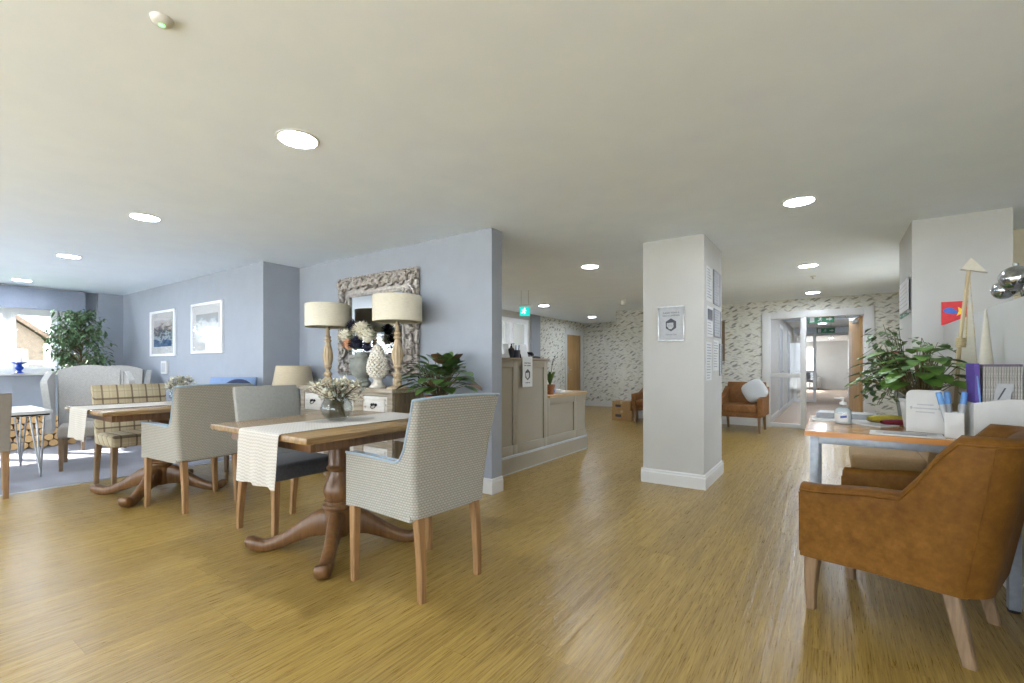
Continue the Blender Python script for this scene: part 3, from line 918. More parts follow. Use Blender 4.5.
# ------------------------------------------------------------------ chairs
def taper_leg(x0, y0, z0, x1, y1, z1, w0, w1, bow=(0, 0), n=6):
    """square tapered leg from the top (x0,y0,z0) to the foot (x1,y1,z1); bow bends it"""
    rings = []
    for i in range(n+1):
        t = i/n
        b = t*t
        x = x0+(x1-x0)*t+bow[0]*(b-t); y = y0+(y1-y0)*t+bow[1]*(b-t); z = z0+(z1-z0)*t
        w = (w0+(w1-w0)*t)/2; c = w*0.22
        rings.append([(x-w+c, y-w, z), (x+w-c, y-w, z), (x+w, y-w+c, z), (x+w, y+w-c, z), (x+w-c, y+w, z), (x-w+c, y+w, z), (x-w, y+w-c, z), (x-w, y-w+c, z)])
    return MB().loft(rings)

def offset_path(path, d):
    out = []
    n = len(path)
    for i in range(n):
        p = Vector(path[i]); a = Vector(path[max(0, i-1)]); b = Vector(path[min(n-1, i+1)])
        t = (b-a).normalized()
        out.append((p.x-t.y*d, p.y+t.x*d))
    return out

def arc(cx, cy, r, a0, a1, n):
    return [(cx+r*cos(R(a0+(a1-a0)*i/n)), cy+r*sin(R(a0+(a1-a0)*i/n))) for i in range(n+1)]

def resample(path, step):
    out = [path[0]]
    for a, b in zip(path, path[1:]):
        L = math.hypot(b[0]-a[0], b[1]-a[1]); n = max(1, int(L/step))
        for k in range(1, n+1):
            out.append((a[0]+(b[0]-a[0])*k/n, a[1]+(b[1]-a[1])*k/n))
    return out

def shell(path, zb, zt, o0, o1, lean, nz=6, round_top=0.0):
    """upholstered wall that follows a plan path. zb/zt: functions of (x,y,s); o0/o1 plan offsets of its outer and inner face;
    lean(x,y,s,z) -> (dx,dy). returns (mesh builder, list of the outer top points)"""
    po = offset_path(path, o0); pi = offset_path(path, o1)
    n = len(path); rings = []; top = []
    for i in range(n):
        s = i/(n-1); x, y = path[i]
        b, t = zb(x, y, s), zt(x, y, s)
        ring = []
        for k in range(nz+1):
            z = b+(t-round_top-b)*k/nz
            dx, dy = lean(x, y, s, z)
            ring.append((po[i][0]+dx, po[i][1]+dy, z))
        dx, dy = lean(x, y, s, t)
        if round_top:
            mx, my = (po[i][0]+pi[i][0])/2, (po[i][1]+pi[i][1])/2
            for a in (30, 60, 90, 120, 150):
                k = cos(R(a)); q = sin(R(a))
                ring.append((mx+(po[i][0]-mx)*k+dx, my+(po[i][1]-my)*k+dy, t-round_top+round_top*q))
        for k in range(nz, -1, -1):
            z = b+(t-round_top-b)*k/nz
            dx, dy = lean(x, y, s, z)
            ring.append((pi[i][0]+dx, pi[i][1]+dy, z))
        dx, dy = lean(x, y, s, t)
        top.append((po[i][0]+dx, po[i][1]+dy, t-round_top*0.4))
        rings.append(ring)
    return MB().loft(rings), top

def smooth01(t):
    t = max(0.0, min(1.0, t)); return t*t*(3-2*t)

def pattern_armchair(label, outer, group=None):
    """low armed dining chair facing +X: patterned outside, blue lining, blue piping"""
    t = thing('dining_armchair', label, 'armchair', (0, 0, 0), 0, group)
    hw0, hw1 = 0.285, 0.245
    xf, xr = 0.265, -0.245
    right = [(xf, -hw0), (xr+0.03, -hw1-0.005)]
    left = [(xr+0.03, hw1+0.005), (xf, hw0)]
    path = resample([(xf, -hw0), (xr+0.035, -hw1)], 0.03) + arc(xr+0.035, -hw1+0.035, 0.035, 270, 180, 5)[1:]
    path += resample([path[-1], (xr, hw1-0.035)], 0.05)[1:] + arc(xr+0.035, hw1-0.035, 0.035, 180, 90, 5)[1:]
    path += resample([path[-1], (xf, hw0)], 0.03)[1:]
    def zt(x, y, s):
        a = 0.675-0.012*smooth01((0.20-x)/0.3)
        k = smooth01((-0.10-x)/0.115)
        kk = max(0.0, min(1.0, (-0.115-x)/0.10))
        top = 0.985-0.012*(y/0.25)**2
        return a+(top-a)*(1-math.sqrt(max(0, 1-kk*kk)) if kk < 1 else 1)
    def zb(x, y, s):
        return 0.405-0.012*smooth01((x-0.1)/0.2)
    def lean(x, y, s, z):
        k = smooth01((-0.05-x)/0.17)
        q = max(0, (z-0.42)/0.56)
        return (-0.075*q*q*k, (0.055*q*k*(1 if y > 0 else -1))*min(1, abs(y)/0.2))
    mb, top = shell(path, zb, zt, 0.0, -0.032, lean)
    obj('outer_shell', mb, outer, t, 35)
    mb, _ = shell(path, lambda x, y, s: 0.44, lambda x, y, s: zt(x, y, s)+0.001, -0.028, -0.080, lean, round_top=0.02)
    obj('inner_lining', mb, M['bluefab'], t, 50, label='dusty blue lining')
    obj('piping', MB().tube(top, 0.0065, 6), M['bluefab'], t, label='blue piping along the top edge')
    obj('seat', MB().box(xr+0.07, xf+0.005, -0.215, 0.215, 0.39, 0.50, 0.03, 3), M['bluefab'], t, 50, label='dusty blue seat')
    obj('seat_base', MB().box(xr+0.03, xf-0.01, -0.25, 0.25, 0.385, 0.42, 0.006), outer, t)
    for y in (-1, 1):
        obj('leg', taper_leg(0.235, y*0.25, 0.40, 0.225, y*0.26, 0, 0.046, 0.032), M['oak'], t)
        obj('leg', taper_leg(-0.21, y*0.195, 0.40, -0.235, y*0.195, 0, 0.046, 0.034, (0.03, 0)), M['oak'], t)
    return t

def side_chair(label, backm, seatm, legm, group=None, w=0.46, hb=0.985, roll=0.06, dz=0.0, cat='chair'):
    """upholstered dining chair without arms, facing +X"""
    t = thing('dining_chair', label, cat, (0, 0, 0), 0, group)
    hw = w/2
    mb = MB()
    rings = []
    N = 12
    for k in range(N+1):
        q = k/N; z = 0.40+dz+(hb-0.40-dz)*q
        dx = -0.20-roll*q*q*1.2
        th = 0.07-0.022*q
        ww = hw*(0.95+0.06*q)
        if k == N:
            th *= 0.75; ww *= 0.985
        c = 0.015
        rings.append([(dx-th/2, -ww+c, z), (dx-th/2+c*0.6, -ww, z), (dx+th/2-c*0.6, -ww, z), (dx+th/2, -ww+c, z), (dx+th/2, ww-c, z), (dx+th/2-c*0.6, ww, z), (dx-th/2+c*0.6, ww, z), (dx-th/2, ww-c, z)])
    mb.loft(rings)
    obj('backrest', mb, backm, t, 45)
    mb = MB().box(-0.18, 0.24, -hw, hw, 0.385+dz, 0.495+dz, 0.028, 3)
    obj('seat', mb, seatm, t, 50)
    for y in (-1, 1):
        obj('leg', taper_leg(0.205, y*(hw-0.03), 0.40+dz, 0.20, y*(hw-0.028), 0, 0.046, 0.032), legm, t)
        obj('leg', taper_leg(-0.19, y*(hw-0.035), 0.40+dz, -0.255, y*(hw-0.035), 0, 0.048, 0.034, (0.06, 0)), legm, t)
    return t

def tub_chair(label, mat, legm, group=None):
    """leather tub chair facing +X"""
    t = thing('tub_armchair', label, 'armchair', (0, 0, 0), 0, group)
    hw = 0.30; xf, xr, rr = 0.30, -0.32, 0.14
    path = resample([(xf, -hw), (xr+rr, -hw)], 0.04) + arc(xr+rr, -hw+rr, rr, 270, 180, 9)[1:]
    path += resample([path[-1], (xr, hw-rr)], 0.04)[1:] + arc(xr+rr, hw-rr, rr, 180, 90, 9)[1:]
    path += resample([path[-1], (xf, hw)], 0.04)[1:]
    def zt(x, y, s):
        base = 0.588+0.030*smooth01((0.28-x)/0.3)
        k = max(0.0, min(1.0, (-0.055-x)/0.125))
        hi = 0.872+0.004*smooth01((0.2-abs(y))/0.2)
        return base+(hi-base)*(0.5*k**1.2+0.5*smooth01(k))
    def zb(x, y, s):
        return 0.262-0.012*smooth01((x)/0.3)
    def lean(x, y, s, z):
        q = max(0, (z-0.26)/0.58)
        k = smooth01((0.0-x)/0.3)
        return (-0.10*q*k, 0.03*q*(0.2+0.8*k)*max(-1, min(1, y/0.2)))
    mb, top = shell(path, zb, zt, 0.0, -0.085, lean, round_top=0.028)
    obj('tub_shell', mb, mat, t, 50)
    # piping just below the top on the outer face, front edge and two upright seams at the rear corners
    p = offset_path(path, 0.002)
    pts = []
    for i, (x, y) in enumerate(path):
        z = zt(x, y, 0)-0.032; dx, dy = lean(x, y, 0, z)
        pts.append((p[i][0]+dx, p[i][1]+dy, z))
    mb = MB().tube(pts, 0.0045, 6)
    for sgn in (-1, 1):
        j = min(range(len(path)), key=lambda i: abs(path[i][0]-(xr+rr*0.45))+(0 if path[i][1]*sgn > 0 else 9))
        x, y = path[j]
        q = []
        for k in range(9):
            z = zb(x, y, 0)+0.005+(zt(x, y, 0)-0.035-zb(x, y, 0))*k/8; dx, dy = lean(x, y, 0, z)
            q.append((p[j][0]+dx, p[j][1]+dy, z))
        mb.tube(q, 0.0028, 5)
        mb.tube([(xf+0.002, sgn*(hw-0.004), 0.27), (xf+0.002, sgn*(hw-0.004+0.006), 0.545)], 0.004, 5)
        mb.tube([(xf+0.002, sgn*(hw-0.08), 0.27), (xf+0.002, sgn*(hw-0.08), 0.545)], 0.004, 5)
    obj('piping', mb, mat, t)
    obj('seat_cushion', MB().box(xr+0.12, xf+0.01, -hw+0.088, hw-0.088, 0.30, 0.455, 0.035, 3), mat, t, 50)
    obj('seat_base', MB().box(xr+0.06, xf-0.01, -hw+0.04, hw-0.04, 0.245, 0.31, 0.01), mat, t)
    for y in (-1, 1):
        obj('leg', taper_leg(0.262, y*0.25, 0.26, 0.270, y*0.252, 0, 0.058, 0.034, (-0.02, 0)), legm, t)
        obj('leg', taper_leg(-0.205, y*0.225, 0.27, -0.265, y*0.25, 0, 0.056, 0.042), legm, t)
    return t

# the armchair with blue piping, front table
c = pattern_armchair('patterned grey armchair with blue piping, back to the viewer at the front dining table', M['pattern'])
c.location = (-1.834, 1.80, 0); c.rotation_euler = (0, 0, PI-R(4))
c2 = pattern_armchair('beige grey patterned armchair with its back to the viewer at the second dining table', M['pattern2'])
c2.location = (-4.33, 1.70, 0); c2.rotation_euler = (0, 0, PI+R(4))
c = side_chair('smooth grey dining chair with charcoal seat facing the front dining table', M['grey'], M['darkgrey'], M['oak'])
c.location = (-3.15, 1.80, 0); c.rotation_euler = (0, 0, R(1))
c = side_chair('brown and cream plaid dining chair pulled up to the second table', M['plaid'], M['plaid'], M['oakgrey'], w=0.60, hb=0.945)
c.location = (-5.58, 1.70, 0); c.rotation_euler = (0, 0, R(2))
c = side_chair('taupe high backed chair cut off by the left edge, at the hairpin leg table', M['taupe'], M['taupe'], M['oak'], hb=0.90, roll=0.09)
c.location = (-6.07, 0.66, 0); c.rotation_euler = (0, 0, PI+R(-6))

# tub chairs
c = tub_chair('large tan leather tub armchair beside the oak topped desk', M['leather'], M['oakgrey'])
c.location = (0.262, 2.735, 0); c.rotation_euler = (0, 0, R(161))
c = side_chair('beige suede chair partly hidden behind the oak topped desk', M['tanfab'], M['tanfab'], M['oakgrey'], w=0.50, hb=0.82)
c.location = (0.36, 4.42, 0); c.rotation_euler = (0, 0, PI)

# ------------------------------------------------------------------ pedestal dining tables
def pedestal_table(label, w=1.0, d=1.06):
    t = thing('pedestal_table', label, 'dining table', (0, 0, 0), 0, 'square pedestal dining tables')
    obj('tabletop', MB().box(-w/2, w/2, -d/2, d/2, 0.750, 0.785, 0.006), M['tabletop'], t)
    a = MB()
    for s in (-1, 1):
        a.box(-w/2+0.09, w/2-0.09, s*(d/2-0.09)-0.012, s*(d/2-0.09)+0.012, 0.695, 0.750)
        a.box(s*(w/2-0.09)-0.012, s*(w/2-0.09)+0.012, -d/2+0.102, d/2-0.102, 0.695, 0.750)
    a.box(-0.22, 0.22, -0.22, 0.22, 0.715, 0.750, 0.01)
    obj('apron', a, M['tablewood'], t)
    prof = [(0.0, 0.075), (0.074, 0.075), (0.084, 0.09), (0.086, 0.235), (0.094, 0.245), (0.100, 0.255), (0.100, 0.268), (0.082, 0.276), (0.078, 0.284), (0.090, 0.292), (0.080, 0.302),
            (0.086, 0.32), (0.094, 0.35), (0.088, 0.385), (0.072, 0.42), (0.060, 0.455), (0.058, 0.475), (0.074, 0.485), (0.076, 0.497), (0.068, 0.506),
            (0.064, 0.515), (0.065, 0.64), (0.074, 0.65), (0.098, 0.665), (0.102, 0.715), (0.0, 0.715)]
    obj('turned_column', MB().lathe(prof, 32), M['tablewood'], t, 30)
    for k in range(4):
        a = R(45+90*k)
        pts = [(0.05, 0.165, 0.070, 0.058), (0.11, 0.168, 0.070, 0.054), (0.17, 0.150, 0.060, 0.048), (0.23, 0.118, 0.050, 0.044), (0.30, 0.080, 0.041, 0.042), (0.37, 0.050, 0.034, 0.042),
               (0.43, 0.036, 0.030, 0.045), (0.47, 0.044, 0.034, 0.047), (0.505, 0.058, 0.036, 0.047), (0.53, 0.066, 0.026, 0.042), (0.54, 0.067, 0.012, 0.03)]
        rings = []
        for r, z, hh, hwid in pts:
            ring = []
            for j in range(12):
                q = 2*PI*j/12
                cx = cos(q); sx = sin(q)
                px = abs(cx)**0.6*(1 if cx >= 0 else -1)*hwid*0.85
                pz = abs(sx)**0.6*(1 if sx >= 0 else -1)*hh
                zz = max(0.0, z+pz*(1.0 if pz > 0 else 1.35))
                ring.append((r*cos(a)-px*sin(a), r*sin(a)+px*cos(a), zz))
            rings.append(ring)
        obj('leg', MB().loft(rings), M['tablewood'], t, 45)
    return t
T1 = (-2.556, 1.80); T2 = (-4.97, 1.66)
t = pedestal_table('square oak pedestal dining table in front, holding the round glass vase')
t.location = (T1[0], T1[1], 0)
dup(t, (T2[0], T2[1], 0), 0, 'square oak pedestal dining table farther back, beside the plaid chair')

def runner(cx, cy, w, label, drop0=0.265, drop1=0.20, d=1.06):
    """cloth laid along Y over the table, hanging over both ends"""
    o = MB()
    top = 0.7875; y0, y1 = -d/2, d/2
    path = []
    n = 10
    for k in range(n+1):
        path.append((y0-0.012-0.02*(1-k/n)*0, top-0.012-drop0*(1-k/n)))
    path += [(y0-0.008, top-0.004), (y0, top)]
    for k in range(1, 12):
        path.append((y0+(y1-y0)*k/12, top))
    path += [(y1, top), (y1+0.008, top-0.004)]
    for k in range(n+1):
        path.append((y1+0.012, top-0.012-drop1*k/n))
    L = len(path)-1
    def f(u, v):
        i = min(L-1, int(u*L)); q = u*L-i
        y = path[i][0]+(path[i+1][0]-path[i][0])*q; z = path[i][1]+(path[i+1][1]-path[i][1])*q
        hang = max(0, top-z)
        y += (-1 if y < 0 else 1)*hang*(0.05+0.045*sin(v*15))*(1 if abs(y) > d/2 else 0)
        return ((v-0.5)*w*(1+0.05*hang), y, z)
    o.grid(f, L, 26, 0.0022)
    return tag(obj('table_runner', o, M['runner'], None, 60, loc=(cx, cy, 0)), label, 'table runner')
runner(-2.478, T1[1], 0.40, 'ivory ribbed table runner hanging over the front dining table')
runner(-5.02, T2[1], 0.46, 'pale grey table runner hanging over the second dining table', 0.235)

# ------------------------------------------------------------------ hairpin leg table, far left
t = thing('hairpin_table', 'white topped table on steel hairpin legs at the left edge', 'side table', (-7.02, 1.17, 0))
def rr(x0, x1, y0, y1, r, n=6):
    return arc(x1-r, y1-r, r, 0, 90, n)+arc(x0+r, y1-r, r, 90, 180, n)+arc(x0+r, y0+r, r, 180, 270, n)+arc(x1-r, y0+r, r, 270, 360, n)
top = MB().prism(rr(-0.62, 0.38, -0.42, 0.12, 0.05), 0.642, 0.672)
obj('tabletop', top, M['deskwhite'], t, 30)
obj('underframe', MB().box(-0.52, 0.32, -0.34, 0.10, 0.622, 0.642, 0.003), M['iron'], t, label='dark steel plate under the top')
for sx, sy in ((0.30, 0.02), (-0.02+-0.42, 0.02), (0.30, -0.32), (-0.44, -0.32)):
    fx = sx+(0.08 if sx > 0 else -0.08); fy = sy
    mb = MB().tube([(sx+0.06, sy+0.03, 0.625), (fx+0.012, fy, 0.03), (fx, fy, 0.008), (fx-0.012, fy, 0.03), (sx-0.09, sy+0.0, 0.625)], 0.0085, 8)
    mb.tube([(sx-0.03, sy-0.06, 0.625), (fx, fy, 0.012)], 0.0085, 8)
    obj('leg', mb, M['chrome'], t)

# ------------------------------------------------------------------ wing chairs
def wing_chair(label, group):
    """tall wing back chair facing +X"""
    t = thing('wing_chair', label, 'wing chair', (0, 0, 0), 0, group)
    hw = 0.275
    def back(u, v):
        y = (u-0.5)*2*hw
        h = 1.07+0.06*(1-(2*u-1)**2)
        z = 0.40+(h-0.40)*v
        return (-0.30-0.12*v-0.03*(1-(2*u-1)**2), y*(1+0.04*v), z)
    obj('backrest', MB().grid(back, 16, 10, -0.075), M['wingfab'], t, 60)
    for s in (-1, 1):
        def wing(u, v, s=s):
            # u from the back forward, v upward
            topz = 1.07-0.11*u**1.5
            z = 0.40+(topz-0.40)*v
            ext = 0.36 if v < 0.36 else 0.36-0.0*v
            reach = 0.46-0.20*smooth01((v-0.20)/0.25)+0.04*smooth01((v-0.5)/0.4)
            x = -0.33-0.12*v+reach*u
            y = s*(hw*(1+0.04*v)+0.02+0.05*u*v)
            return (x, y, z)
        obj('wing', MB().grid(wing, 10, 14, 0.06*s), M['wingfab'], t, 60)
    obj('seat', MB().box(-0.32, 0.32, -hw+0.02, hw-0.02, 0.35, 0.475, 0.035, 3), M['taupe'], t, 50, label='taupe seat')
    for y in (-1, 1):
        obj('leg', taper_leg(0.26, y*0.225, 0.37, 0.27, y*0.225, 0, 0.05, 0.032), M['oakgrey'], t)
        obj('leg', taper_leg(-0.27, y*0.215, 0.37, -0.36, y*0.215, 0, 0.05, 0.036, (0.08, 0)), M['oakgrey'], t)
    return t
w1 = wing_chair('large light grey wing chair beside the hairpin leg table, under the ficus', 'light grey wing chairs')
w1.location = (-7.02, 1.66, 0); w1.rotation_euler = (0, 0, R(-14))
dup(w1, (-8.40, 2.22, 0), R(-30), 'light grey wing chair farther back against the blue wall, only its top showing')
# blue armchair mostly hidden behind the patterned armchair
t = side_chair('blue chair against the blue wall behind the beige grey armchair, only its top showing', M['chairblue'], M['chairblue'], M['oakgrey'], w=0.56, hb=1.0)
t.location = (-5.62, 2.41, 0); t.rotation_euler = (0, 0, R(-60))
t = thing('scatter_cushion', 'navy cushion leaning at the top of the blue chair by the alcove', 'cushion', (-5.34, 2.50, 0.69), R(-62))
obj('cover', MB().ball((0, 0, 0.14), (0.07, 0.20, 0.16), 20, 12), M['navy'], t)

# ------------------------------------------------------------------ far tub sofa chairs by the wallpaper
def club_chair(label, group):
    t = thing('leather_club_chair', label, 'armchair', (0, 0, 0), 0, group)
    hw = 0.36
    obj('backrest', MB().loft([[(-0.36-0.0, -hw+0.02, 0.30), (-0.24, -hw+0.02, 0.30), (-0.24, hw-0.02, 0.30), (-0.36, hw-0.02, 0.30)],
        [(-0.40, -hw+0.03, 0.60), (-0.28, -hw+0.03, 0.60), (-0.28, hw-0.03, 0.60), (-0.40, hw-0.03, 0.60)],
        [(-0.44, -hw+0.05, 0.84), (-0.36, -hw+0.05, 0.84), (-0.36, hw-0.05, 0.84), (-0.44, hw-0.05, 0.84)]]), M['leather2'], t, 30)
    for s in (-1, 1):
        y0, y1 = sorted((s*hw, s*(hw-0.08)))
        obj('arm', MB().prism([(-0.36, 0.28), (0.32, 0.28), (0.34, 0.58), (0.0, 0.60), (-0.25, 0.70), (-0.38, 0.76)], y0, y1, 'y'), M['leather2'], t, 30)
    obj('seat_cushion', MB().box(-0.26, 0.33, -hw+0.085, hw-0.085, 0.34, 0.47, 0.03, 3), M['leather2'], t, 50)
    obj('seat_base', MB().box(-0.30, 0.31, -hw+0.03, hw-0.03, 0.26, 0.345, 0.008), M['leather2'], t)
    for y in (-1, 1):
        obj('leg', taper_leg(0.27, y*0.30, 0.27, 0.29, y*0.31, 0, 0.05, 0.032), M['oakgrey'], t)
        obj('leg', taper_leg(-0.28, y*0.30, 0.27, -0.36, y*0.30, 0, 0.05, 0.034), M['oakgrey'], t)
    return t
k1 = club_chair('brown leather armchair with a white cushion in front of the far wallpapered wall', 'brown leather armchairs')
k1.location = (-1.28, 9.02, 0); k1.rotation_euler = (0, 0, R(-92))
dup(k1, (-2.86, 9.20, 0), R(-95), 'brown leather armchair almost hidden behind the white pillar, beside the cardboard boxes')
t = thing('scatter_cushion', 'white printed cushion propped on the brown leather armchair', 'cushion', (-1.08, 9.04, 0.475), R(-100))
obj('cover', MB().ball((0, 0, 0), (0.085, 0.235, 0.235), 24, 14, dis=lambda c: 1.0/max(1e-3, (abs(c.y)**3.6+abs(c.z)**3.6+abs(c.x)**3.6)**(1/3.6))*0.8), M['cushion'], t, loc=(-0.02, -0.02, 0.225), rot=(R(35), R(-20), 0))

# ------------------------------------------------------------------ sideboard with distressed drawers
SX0, SX1, SY0, SZ = -4.76, -3.29, 2.87, 0.92
t = thing('sideboard', 'distressed white and brown wooden sideboard below the carved mirror', 'sideboard', (SX0, SY0, 0))
W = SX1-SX0; D = YM-0.022-SY0
mb = MB().box(0.03, W-0.03, 0.03, D, 0.08, SZ-0.04)
obj('carcass', mb, M['sidewood'], t, 0)
obj('top_board', MB().box(-0.02, W+0.02, -0.02, D, SZ-0.04, SZ, 0.008), M['weathered'], t, 30)
mb = MB()
cols = [(0.06, 0.43), (0.55, 0.93), (1.015, 1.32)]
cols = [(0.07, 0.42), (0.56, 0.91), (1.05, 1.40)]
rows = [(0.66, 0.85), (0.42, 0.61), (0.17, 0.37)]
edges = [0.0, 0.07, 0.42, 0.56, 0.91, 1.05, 1.40, W]
for a, b in ((0.0, 0.07), (0.42, 0.56), (0.91, 1.05), (1.40, W)):
    mb.box(a, b, 0.0, 0.03, 0.0, SZ-0.04, 0.003)
for a, b in cols:
    mb.box(a, b, 0.0, 0.03, 0.85, SZ-0.04); mb.box(a, b, 0, 0.03, 0.61, 0.66); mb.box(a, b, 0, 0.03, 0.37, 0.42); mb.box(a, b, 0, 0.03, 0.08, 0.17)
obj('face_frame', mb, M['weathered'], t, 0)
for a, b in cols:
    for z0, z1 in rows:
        dr = obj('drawer', MB().box(a+0.006, b-0.006, 0.004, 0.30, z0+0.006, z1-0.006, 0.004).box(a+0.03, b-0.03, -0.004, 0.006, z0+0.03, z1-0.03, 0.003), M['distressed'], t, 30)
        cx, cz = (a+b)/2, (z0+z1)/2+0.012
        h = MB()
        for s in (-1, 1):
            h.ball((cx+s*0.028, -0.010, cz), (0.018, 0.010, 0.014), 10, 8)
        h.tube([(cx-0.032, -0.012, cz-0.004), (cx-0.028, -0.024, cz-0.026), (cx, -0.028, cz-0.034), (cx+0.028, -0.024, cz-0.026), (cx+0.032, -0.012, cz-0.004)], 0.004, 6)
        h.ball((cx, -0.010, cz+0.004), (0.012, 0.008, 0.012), 10, 8)
        obj('drawer_pull', h, M['iron'], dr)
mb = MB()
mb.box(W-0.03, W, 0.03, 0.09, 0, SZ-0.04).box(W-0.03, W, D-0.07, D, 0, SZ-0.04).box(W-0.03, W, 0.09, D-0.07, 0.78, SZ-0.04).box(W-0.03, W, 0.09, D-0.07, 0.08, 0.20)
mb.box(W-0.03, W-0.018, 0.09, D-0.07, 0.20, 0.78)
obj('side_panel', mb, M['sidewood'], t, 0, label='brown panelled side')
obj('side_panel', MB().box(0.0, 0.03, 0.03, D, 0.0, SZ-0.04), M['sidewood'], t, 0)

# ------------------------------------------------------------------ table lamps
def tall_lamp(label):
    t = thing('table_lamp', label, 'table lamp', (0, 0, 0), 0, 'tall turned wood table lamps')
    obj('base', MB().lathe([(0.0, 0), (0.105, 0), (0.105, 0.012), (0.07, 0.024), (0.05, 0.032), (0.0, 0.032)], 28), M['lampwood'], t)
    prof = [(0.0, 0.03), (0.045, 0.03), (0.045, 0.09), (0.030, 0.10), (0.036, 0.112), (0.046, 0.125), (0.046, 0.14), (0.028, 0.155), (0.024, 0.18), (0.034, 0.195), (0.044, 0.21), (0.034, 0.225),
            (0.046, 0.25), (0.056, 0.30), (0.056, 0.34), (0.046, 0.40), (0.032, 0.45), (0.026, 0.475), (0.040, 0.487), (0.040, 0.498), (0.024, 0.51), (0.034, 0.525), (0.036, 0.535), (0.022, 0.55), (0.020, 0.60), (0.030, 0.61), (0.018, 0.625), (0.014, 0.70), (0.0, 0.70)]
    def fl(a, z):
        return 1+0.05*cos(a*10)*(1 if 0.24 < z < 0.46 else 0)
    obj('turned_stem', MB().lathe(prof, 40, fl=fl), M['lampwood'], t, 30)
    sh = MB().lathe([(0.242, 0.645), (0.242, 0.885), (0.239, 0.888), (0.236, 0.885), (0.236, 0.645), (0.239, 0.642), (0.242, 0.645)], 48)
    obj('lamp_shade', sh, M['shade'], t, 50)
    f = MB().tube([(0, 0, 0.69), (0, 0, 0.76)], 0.012, 8)
    for k in range(3):
        a = 2*PI*k/3
        f.tube([(0, 0, 0.70), (0.236*cos(a), 0.236*sin(a), 0.69)], 0.003, 5)
    f.ball((0, 0, 0.79), (0.03, 0.03, 0.04), 12, 8)
    obj('bulb_holder', f, M['ceramic'], t)
    return t
l1 = tall_lamp('tall turned wood lamp with cream drum shade on the left of the mirror')
l1.location = (-4.375, 2.945, SZ); l1.scale = (0.93, 0.93, 0.965)
l2 = dup(l1, (-3.315, 2.955, SZ), R(20), 'tall turned wood lamp with cream drum shade in front of the mirror')
for l in (l1, l2):
    pass
t = thing('plinth_table', 'low wooden lamp table in the alcove corner behind the grey chair', 'side table', (-5.12, 3.0, 0))
obj('tabletop', MB().box(-0.24, 0.24, -0.2, 0.24, 0.50, 0.53, 0.006), M['sidewood'], t)
for sx in (-1, 1):
    for sy in (-1, 1):
        obj('leg', taper_leg(sx*0.2, sy*0.17+0.02, 0.50, sx*0.2, sy*0.17+0.02, 0, 0.045, 0.03), M['sidewood'], t)
t = thing('table_lamp', 'short lamp with a tapered beige shade at the left end of the sideboard', 'table lamp', (-5.12, 3.0, 0.53))
obj('base', MB().lathe([(0.0, 0), (0.075, 0), (0.08, 0.01), (0.05, 0.03), (0.07, 0.10), (0.09, 0.18), (0.07, 0.27), (0.02, 0.33), (0.014, 0.44), (0.0, 0.44)], 28), M['stone'], t, 30)
obj('lamp_shade', MB().lathe([(0.225, 0.36), (0.182, 0.60), (0.179, 0.603), (0.176, 0.60), (0.219, 0.36), (0.222, 0.357), (0.225, 0.36)], 48), M['shade2'], t, 50)
f = MB().tube([(0, 0, 0.43), (0, 0, 0.48)], 0.012, 8)
for k in range(3):
    a = 2*PI*k/3
    f.tube([(0, 0, 0.44), (0.2*cos(a), 0.2*sin(a), 0.44)], 0.003, 5)
f.ball((0, 0, 0.51), (0.03, 0.03, 0.04), 12, 8)
obj('bulb_holder', f, M['ceramic'], t)

# ------------------------------------------------------------------ carved mirror
MX0, MX1, MZ0, MZ1 = -4.62, -3.352, 1.04, 2.105
t = thing('carved_mirror', 'large mirror in a carved silver frame on the blue wall above the sideboard', 'mirror', ((MX0+MX1)/2, YM, MZ0))
w = MX1-MX0; h = MZ1-MZ0; fw = 0.205
rnd = random.Random(5)
mb = MB()
for a in ((-w/2, w/2, 0, fw), (-w/2, w/2, h-fw, h), (-w/2, -w/2+fw, fw, h-fw), (w/2-fw, w/2, fw, h-fw)):
    mb.box(a[0], a[1], -0.035, 0, a[2], a[3], 0.006)
obj('backing_frame', mb, M['silver'], t, 30)
mb = MB()
def scroll(cx, cz, r, a0, sgn, L=1.0):
    pts = []; rad = []
    n = 22
    for k in range(n+1):
        q = k/n
        a = a0+sgn*q*2*PI*1.35
        rr_ = r*(1-0.78*q)
        pts.append((cx+rr_*cos(a), -0.045-0.016*sin(q*PI), cz+rr_*sin(a))); rad.append(0.006+0.011*sin(PI*min(1, q*0.9+0.1)))
    mb.tube(pts, rad, 6)
    mb.ball((cx, -0.055, cz), 0.016, 8, 6)
def acanthus(cx, cz, a0, L):
    for j, da in enumerate((-0.9, -0.45, 0, 0.45, 0.9)):
        a = a0+da; l = L*(1-0.22*abs(da))
        pts = [(cx+l*q*cos(a+0.5*da*q), -0.04-0.03*sin(PI*q), cz+l*q*sin(a+0.5*da*q)) for q in (0, .25, .5, .75, 1)]
        mb.tube(pts, [0.006, 0.013, 0.015, 0.011, 0.004], 6)
m_ = fw*0.46
step = 0.150
xs = [-w/2+m_+k*(w-2*m_)/8 for k in range(9)]
zs = [m_+k*(h-2*m_)/6 for k in range(1, 6)]
i = 0
for x in xs:
    for z in (m_, h-m_):
        sg = 1 if i % 2 else -1
        scroll(x, z, 0.062, rnd.uniform(0, 6.28), sg); acanthus(x+0.055, z-0.02*sg, R(90)*sg, 0.078); acanthus(x-0.04, z+0.03*sg, R(200), 0.06); i += 1
for z in zs:
    for x in (-w/2+m_, w/2-m_):
        sg = 1 if i % 2 else -1
        scroll(x, z, 0.062, rnd.uniform(0, 6.28), sg); acanthus(x-0.02*sg, z+0.055, R(0) if sg > 0 else R(180), 0.078); acanthus(x+0.03*sg, z-0.05, R(250), 0.06); i += 1
